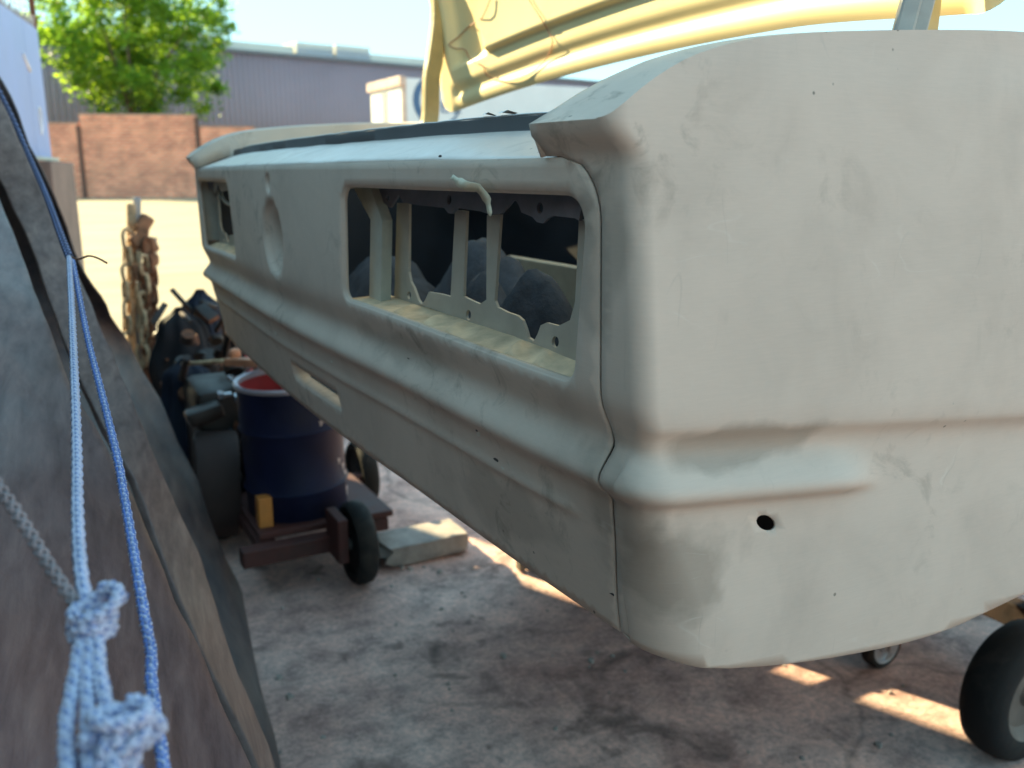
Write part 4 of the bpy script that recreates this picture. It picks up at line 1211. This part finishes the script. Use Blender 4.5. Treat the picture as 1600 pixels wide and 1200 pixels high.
WHEEL = [(.0, -.020), (.030, -.022), (.034, -.016), (.085, -.016), (.092, -.026), (.108, -.028), (.118, -.018), (.121, 0), (.118, .018), (.108, .028), (.092, .026), (.085, .016), (.034, .016), (.030, .022), (0, .020)]
for (x, y) in ((.755, 2.32), (.47, 2.84), (.97, 2.90)):
    parts.append(lathe('wheel', WHEEL, 32, M_rub, tr, 'X', (x, y, .121)))
parts.append(lathe('hub', [(0, -.04), (.016, -.04), (.016, .04), (0, .04)], 16, M_steel, tr, 'X', (.755, 2.32, .121)))
rebase(parts, tr)
# broken concrete piece
def rock(name, c, s, seed, mat, label, cat, n=3, flat=.0, group=None):
    bm = bmesh.new(); bmesh.ops.create_cube(bm, size=1); bmesh.ops.subdivide_edges(bm, edges=bm.edges[:], cuts=n, use_grid_fill=True)
    for v in bm.verts:
        q = noise.noise_vector(v.co * 2.2 + Vector((seed, seed * 2, 0))) * .16 + noise.noise_vector(v.co * 6 + Vector((seed, 0, 0))) * .05
        v.co = v.co + q * (1 - flat if v.co.z > .4 else 1); v.co = Vector((v.co.x * s[0], v.co.y * s[1], v.co.z * s[2]))
    zmin = min(v.co.z for v in bm.verts)
    bmesh.ops.translate(bm, vec=(c[0], c[1], c[2] - zmin), verts=bm.verts); o = bmo(name, bm, mat, auto=30); tag(o, label, cat, group); return o
M_conc = simple('pale_concrete', (.34, .29, .26), .9, 0, .3, 20, .4)
rock('concrete_block', (.99, 2.42, 0), (.26, .14, .06), 3, M_conc, 'flat broken slab of pale concrete on the floor by the trolley wheel', 'concrete', 3, .8)
# loose crumbs on the floor
rnd = random.Random(11); V, Fc = [], []
for i in range(90):
    if i < 8: c = atZ(*[(628, 888), (640, 890), (686, 895), (1218, 0), (786, 1026), (923, 1034), (452, 1090), (436, 1060)][i], 0) if i != 3 else atZ(1372, 1165, 0)
    else: c = Vector((rnd.uniform(.3, 2.2), rnd.uniform(.5, 2.6), 0))
    s_ = rnd.uniform(.003, .007) if i > 8 else .011
    b0 = len(V); k = 6
    for j in range(k): V.append(c + Vector((s_ * math.cos(j * 6.283 / k) * rnd.uniform(.6, 1.2), s_ * math.sin(j * 6.283 / k) * rnd.uniform(.6, 1.2), 0)))
    for j in range(k): V.append(c + Vector((s_ * .6 * math.cos(j * 6.283 / k + .4), s_ * .6 * math.sin(j * 6.283 / k + .4), s_ * rnd.uniform(.5, .9))))
    for j in range(k): Fc.append((b0 + j, b0 + (j + 1) % k, b0 + k + (j + 1) % k, b0 + k + j))
    Fc.append(tuple(b0 + k + j for j in range(k)))
tag(mesh('floor_grit', V, Fc, M_conc, None, False), 'small pale crumbs scattered on the shaded concrete floor', 'grit', kind='stuff')

# steel wheel standing edge-on, machine, coats
M_iron = simple('grey_iron', (.050, .030, .027), .9, 0, .3, 12, .1)
fwp = atT(332, 760, 2.85)
fw = empty('iron_wheel', 'grey iron wheel standing on edge left of the drum', 'wheel', (fwp.x, fwp.y, .02)); fw.rotation_euler = (0, R(4), R(-8))
lathe('rim', [(.12, -.062), (.165, -.064), (.17, -.058), (.17, .058), (.165, .064), (.12, .062), (.12, -.062)], 40, M_iron, fw, 'X', (0, 0, .17), cap=False)
lathe('web', [(0, -.012), (.121, -.012), (.121, .012), (0, .012)], 40, M_iron, fw, 'X', (0, 0, .17))
lathe('hub', [(0, -.05), (.035, -.05), (.035, .05), (0, .05)], 20, M_dark, fw, 'X', (0, 0, .17))
mc0 = atT(360, 690, 3.05)
mc = empty('old_engine', 'greasy brown engine block with bright bolts behind the blue drum', 'engine', (mc0.x, mc0.y, 0))
parts = []
M_gr = simple('grease_brown', (.022, .014, .012), .5, .1, .5, 18, .3)
M_green = simple('machine_green', (.008, .035, .022), .5, 0, .3)
bm = bmesh.new(); rnd = random.Random(5)
box(bm, (mc0.x, mc0.y, .26), (.24, .30, .44), None, .03)
for i in range(7): box(bm, (mc0.x + rnd.uniform(-.14, .12), mc0.y - .15 + rnd.uniform(-.04, .04), .12 + .06 * i), (rnd.uniform(.05, .12), .08, rnd.uniform(.04, .08)), Matrix.Rotation(rnd.uniform(-.4, .4), 3, 'Y'), .012)
parts.append(bmo('block', bm, M_gr, mc, auto=40))
bm = bmesh.new(); box(bm, (mc0.x + .02, mc0.y - .18, .12), (.12, .08, .12), None, .02); parts.append(bmo('pump', bm, M_green, mc))
for (px, py) in ((346, 618), (372, 622), (388, 572)):
    p = atT(px, py, 2.82); parts.append(lathe('bolt', [(0, -.012), (.017, -.012), (.017, .004), (.009, .006), (.009, .03), (0, .032)], 6, simple('bright_steel', (.62, .62, .66), .25, .8), mc, 'X', (p.x, p.y, p.z)))
bm = bmesh.new(); bar(bm, atT(358, 588, 2.75), atT(386, 612, 2.70), .018, .012, .002); parts.append(bmo('bright_bar', bm, MATS['bright_steel'], mc))
for i in range(4):
    parts.append(tube('hose', spline([(mc0.x - .12 + .05 * i, mc0.y - .12, .30 + .03 * i), (mc0.x - .14 + .05 * i, mc0.y - .24, .34 - .04 * i), (mc0.x - .08 + .05 * i, mc0.y - .20, .12)], 20), .012, 8, M_dark, mc))
rebase(parts, mc)
# heap of mixed scrap nobody could count
rnd = random.Random(21); bm = bmesh.new()
for i in range(150):
    q_ = Vector((rnd.uniform(.42, .80), rnd.uniform(2.85, 3.9), 0)); q_.z = .02 + rnd.random() ** 1.5 * (.62 - .5 * max(0, q_.x - .6))
    rm_ = Matrix.Rotation(rnd.uniform(0, 3), 3, 'X') @ Matrix.Rotation(rnd.uniform(0, 3), 3, 'Z')
    k = i % 4
    if k == 0: box(bm, q_, (rnd.uniform(.03, .10), rnd.uniform(.02, .06), rnd.uniform(.01, .05)), rm_, .003)
    else:
        rr0 = rnd.uniform(.006, .035); ln_ = rnd.uniform(.03, .28) if rr0 < .015 else rnd.uniform(.01, .05)
        ret = bmesh.ops.create_cone(bm, cap_ends=True, segments=14, radius1=rr0, radius2=rr0 * rnd.uniform(.7, 1), depth=ln_)
        bmesh.ops.rotate(bm, cent=(0, 0, 0), matrix=rm_, verts=ret['verts']); bmesh.ops.translate(bm, vec=q_, verts=ret['verts'])
hp = bmo('scrap_heap', bm, [M_gr, M_iron, M_rust, M_dark], None, auto=35)
fr_ = [0]
for i, p in enumerate(hp.data.polygons): p.material_index = (0, 1, 2, 0, 1, 2, 0, 3)[int((p.center.x * 37 + p.center.y * 53 + p.center.z * 29)) % 8]
tag(hp, 'dark heap of greasy scrap parts behind the blue drum', 'scrap', kind='stuff')
def drape(name, label, cat, px, py0, py1, t, wpx, mat, seed, top_w=.35, lean=0.0, group=None):
    """cloth hung over something: folded cone down to the ground"""
    top = atT(px, py0, t); w_ = wpx / F * t; V, Fc = [], []; nr, ns = 26, 48
    z0 = top.z
    for i in range(nr + 1):
        u = i / nr
        for k in range(ns):
            a = 2 * math.pi * k / ns
            rr = w_ * .5 * (top_w + (1 - top_w) * u ** .6) * (1 + .20 * u * math.sin(5 * a + seed + 1.5 * u) + .10 * math.sin(9 * a + seed * 2))
            rr *= (.25 + .75 * sstep(0, .10, u))
            q = Vector((top.x + lean * u + rr * math.cos(a), top.y + rr * .8 * math.sin(a), lerp(z0, .01, u)))
            q += noise.noise_vector(q * 6 + Vector((seed, 0, 0))) * .035 * sstep(0, .2, u); q.z = max(q.z, .004); V.append(q)
    for i in range(nr):
        for k in range(ns): Fc.append((i * ns + k, i * ns + (k + 1) % ns, (i + 1) * ns + (k + 1) % ns, (i + 1) * ns + k))
    Fc.append(tuple(range(ns)))
    o = mesh(name, V, Fc, mat); tag(o, label, cat, group); return o
M_cb = simple('black_cloth', (.014, .014, .018), .8, 0, .4, 12, .3, .3)
M_cn = simple('navy_cloth', (.010, .015, .030), .8, 0, .3, 12, .3, .3)
M_cm = simple('mauve_cloth', (.055, .036, .036), .85, 0, .3, 10, .3, .3)
drape('draped_coat', 'black coat hung highest over the scrap beside the chains', 'coat', 312, 452, 700, 3.75, 75, M_cn, 1.0, .55)
drape('draped_cover', 'charcoal cover heaped just right of the rusty chains', 'cover', 280, 480, 720, 3.55, 125, M_cb, 2.3, .35)
drape('draped_blanket', 'mauve brown blanket hanging behind the blue drum under the car tail', 'blanket', 372, 455, 700, 4.1, 125, M_cm, 4.1, .5)
drape('draped_overalls', 'dark blue overalls hanging in front of the black cover', 'overalls', 290, 560, 700, 3.15, 110, M_cn, 5.2, .5)
for (a, b_, la) in (((268, 452), (300, 487), 'thin dark stick slanting up left of the black coat'), ((313, 470), (338, 480), 'thin dark stick poking right from the black coat')):
    s_ = tube('stick', [atT(a[0], a[1], 3.6), atT(b_[0], b_[1], 3.66)], .010, 8, M_dark); tag(s_, la, 'stick')
# sash clamp lying across
cl = empty('sash_clamp', 'rusty pipe clamp with orange screw head above the drum', 'clamp', atT(360, 566, 2.80))
parts = [tube('pipe', [atT(285, 569, 2.95), atT(362, 563, 2.80)], .007, 10, M_tan, cl)]
bm = bmesh.new(); M_co = simple('clamp_orange', (.50, .22, .12), .6, 0, .3)
bar(bm, atT(355, 565, 2.80), atT(405, 567, 2.72), .032, .026, .006); box(bm, atT(367, 553, 2.79), (.035, .03, .035), None, .012)
parts.append(bmo('screw_head', bm, M_co, cl))
p = atT(413, 567, 2.70); parts.append(lathe('nut', [(.008, -.018), (.022, -.018), (.024, 0), (.022, .018), (.008, .018), (.008, -.018)], 10, simple('zinc', (.6, .58, .55), .35, .6), cl, 'X', (p.x, p.y, p.z), cap=False))
rebase(parts, cl)
rs = tube('red_rod', [atT(386, 535, 2.9), atT(390, 600, 2.85)], .011, 10, simple('red_paint', (.40, .05, .05), .5)); tag(rs, 'short red rod standing behind the drum rim', 'rod')

# ------------------------------------------------------------------ things in the boot
V, Fc = [], []; nx, ny = 50, 90
lumps = [(.50, .88, .185, .07, .10), (.48, .70, .13, .07, .08), (.66, 1.30, .20, .09, .20), (.56, 1.10, .15, .08, .10), (.60, 1.62, .16, .10, .2)]
for i in range(ny + 1):
    for k in range(nx + 1):
        x = lerp(.425, .86, k / nx); y = lerp(.62, 1.95, i / ny); z = 0
        for (cx, cy, h_, sx, sy_) in lumps: z = max(z, h_ * math.exp(-((x - cx) / sx) ** 2 - ((y - cy) / sy_) ** 2)) + .0
        z += .05 * (abs(noise.noise(Vector((x * 11 + y * 3, y * 8, 0)))) - .2) + .03 * noise.noise(Vector((x * 6, y * 5, 7))) + 0.02 * (abs(noise.noise(Vector((x * 26, y * 22, 3)))) - .15)
        e = min(x - .425, .86 - x, y - .62, 1.95 - y); z = max(.004, z * sstep(0, .05, e) + .02 * sstep(0, .03, e))
        V.append(Vector((x, y, H - .337 + z)))
for i in range(ny):
    for k in range(nx):
        a = i * (nx + 1) + k; Fc.append((a, a + 1, a + nx + 2, a + nx + 1))
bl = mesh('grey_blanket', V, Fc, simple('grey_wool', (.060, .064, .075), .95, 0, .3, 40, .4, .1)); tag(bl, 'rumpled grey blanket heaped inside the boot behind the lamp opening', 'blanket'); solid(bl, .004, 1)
bm = bmesh.new(); pa, pb = atX(868, 447, .78), Vector((0, 0, 0)); box(bm, (.80, pa.y + .02, pa.z - .05), (.012, .30, .18), Matrix.Rotation(R(-12), 3, 'Y'), .002)
tag(bmo('cardboard_piece', bm, simple('cardboard', (.42, .32, .22), .9)), 'beige cardboard piece standing in the dark boot', 'cardboard')

# added unseen blockers: plywood, pallet and jack stand shaping the sun under the car
for (x0, x1, zt_, la) in ((1.235, 2.1, .70, 'added plywood sheet blocking sun under the far sill behind the jack stand'), (2.12, 3.3, .66, 'second added plywood sheet blocking sun under the far sill further forward')):
    bm = bmesh.new(); box(bm, ((x0 + x1) / 2, 2.15, zt_ / 2), (x1 - x0, .016, zt_), None, .002); tag(bmo('added_plywood', bm, simple('blocker_ply', (.10, .075, .055), .85)), la, 'plywood')
pl = empty('added_pallet', 'slatted pallet added under the far sill to split the sunlight', 'pallet', (1.12, 2.13, 0)); parts = []  # added so its slats break the sun streak into patches
for (z0, z1) in ((.30, .46), (.525, .575)):
    bm = bmesh.new(); box(bm, (1.155, 2.13, (z0 + z1) / 2), (.15, .018, z1 - z0), None, .002); parts.append(bmo('slat', bm, simple('grey_timber', (.14, .11, .085), .9), pl))
for x in (1.20, 1.225):
    bm = bmesh.new(); box(bm, (x, 2.155, .30), (.02, .03, .59), None, .003); parts.append(bmo('post', bm, MATS['grey_timber'], pl))
rebase(parts, pl)
js = empty('added_jack_stand', 'black jack stand added under the far rear rail to block sun', 'jack stand', (1.45, 1.90, 0)); parts = []  # added to interrupt the sun below the body
for (a, b_) in ((-1, -1), (1, -1), (1, 1), (-1, 1)):
    bm = bmesh.new(); bar(bm, (1.45 + .09 * a, 1.90 + .09 * b_, .008), (1.45 + .025 * a, 1.90 + .025 * b_, .42), .025, .006, .001); parts.append(bmo('leg', bm, M_dark, js))
bm = bmesh.new(); box(bm, (1.45, 1.90, .42), (.07, .07, .03), None, .004); bar(bm, (1.45, 1.90, .43), (1.45, 1.90, .69), .035, .035, .003); box(bm, (1.45, 1.90, .70), (.10, .04, .02), None, .004); parts.append(bmo('column', bm, M_dark, js))
rebase(parts, js)
# ------------------------------------------------------------------ dolly carrying the body
dl = empty('body_dolly', 'low rusty steel dolly on rubber wheels carrying the car body', 'dolly', (1.75, YC, 0))
parts = []
def dbar(name, a, b, w_, h_, mat=None): 
    bm = bmesh.new(); bar(bm, a, b, w_, h_, .004); parts.append(bmo(name, bm, mat or M_under, dl))
for y in (.98, 1.74): dbar('rail', (1.86, y, .215), (3.4, y, .215), .07, .08)
dbar('cross_rail', (1.95, 1.0, .150), (1.95, 1.72, .150), .045, .06)
dbar('cross_rail', (3.1, 1.02, .150), (3.1, 1.70, .150), .07, .06)
for x in (2.0, 3.1):
    for y in (.98, 1.74): dbar('upright', (x, y, .258), (x, y, .755), .06, .06)
TY = [(.0, -.030), (.020, -.034), (.024, -.020), (.070, -.018), (.085, -.034), (.090, -.040), (.097, -.044), (.122, -.043), (.136, -.032), (.142, -.014), (.143, 0), (.142, .014), (.136, .032), (.122, .043), (.097, .044), (.090, .040), (.085, .020), (0, .020)]
for (x, y) in ((1.66, .93), (3.2, .90), (3.2, 1.82)):
    t_ = lathe('tyre', [p for p in TY if p[0] > .089], 48, M_rub, dl, 'Y', (x, y, .1435), cap=False); parts.append(t_)
    r_ = lathe('wheel_rim', [p for p in TY[:6]] + [(.090, .030), (0, .02)], 40, simple('dusty_rim', (.16, .13, .11), .55, .2, .3, 20), dl, 'Y', (x, y, .1435), cap=False); parts.append(r_)
CW = [(.0, -.02), (.012, -.02), (.014, -.008), (.034, -.008), (.038, -.016), (.042, -.017), (.050, -.017), (.056, -.010), (.056, .010), (.050, .017), (.038, .016), (0, .016)]
for (x, y) in ((1.70, 1.285), (1.70, 1.74)):
    parts.append(lathe('caster_tyre', [p for p in CW if p[0] >= .042], 32, M_rub, dl, 'Y', (x, y, .057), cap=False))
    parts.append(lathe('caster_rim', CW[:6] + [(.042, .016), (0, .016)], 32, simple('caster_zinc', (.45, .45, .47), .35, .6), dl, 'Y', (x, y, .057), cap=False))
    bm = bmesh.new(); box(bm, (x + .01, y - .026, .10), (.022, .004, .11), None, .001); box(bm, (x + .01, y + .026, .10), (.022, .004, .11), None, .001); box(bm, (x + .01, y, .158), (.05, .062, .006), None, .001); box(bm, (x + .02, y, .178), (.05, .05, .035), None, .002)
    parts.append(bmo('caster_fork', bm, MATS['caster_zinc'], dl))
rebase(parts, dl)
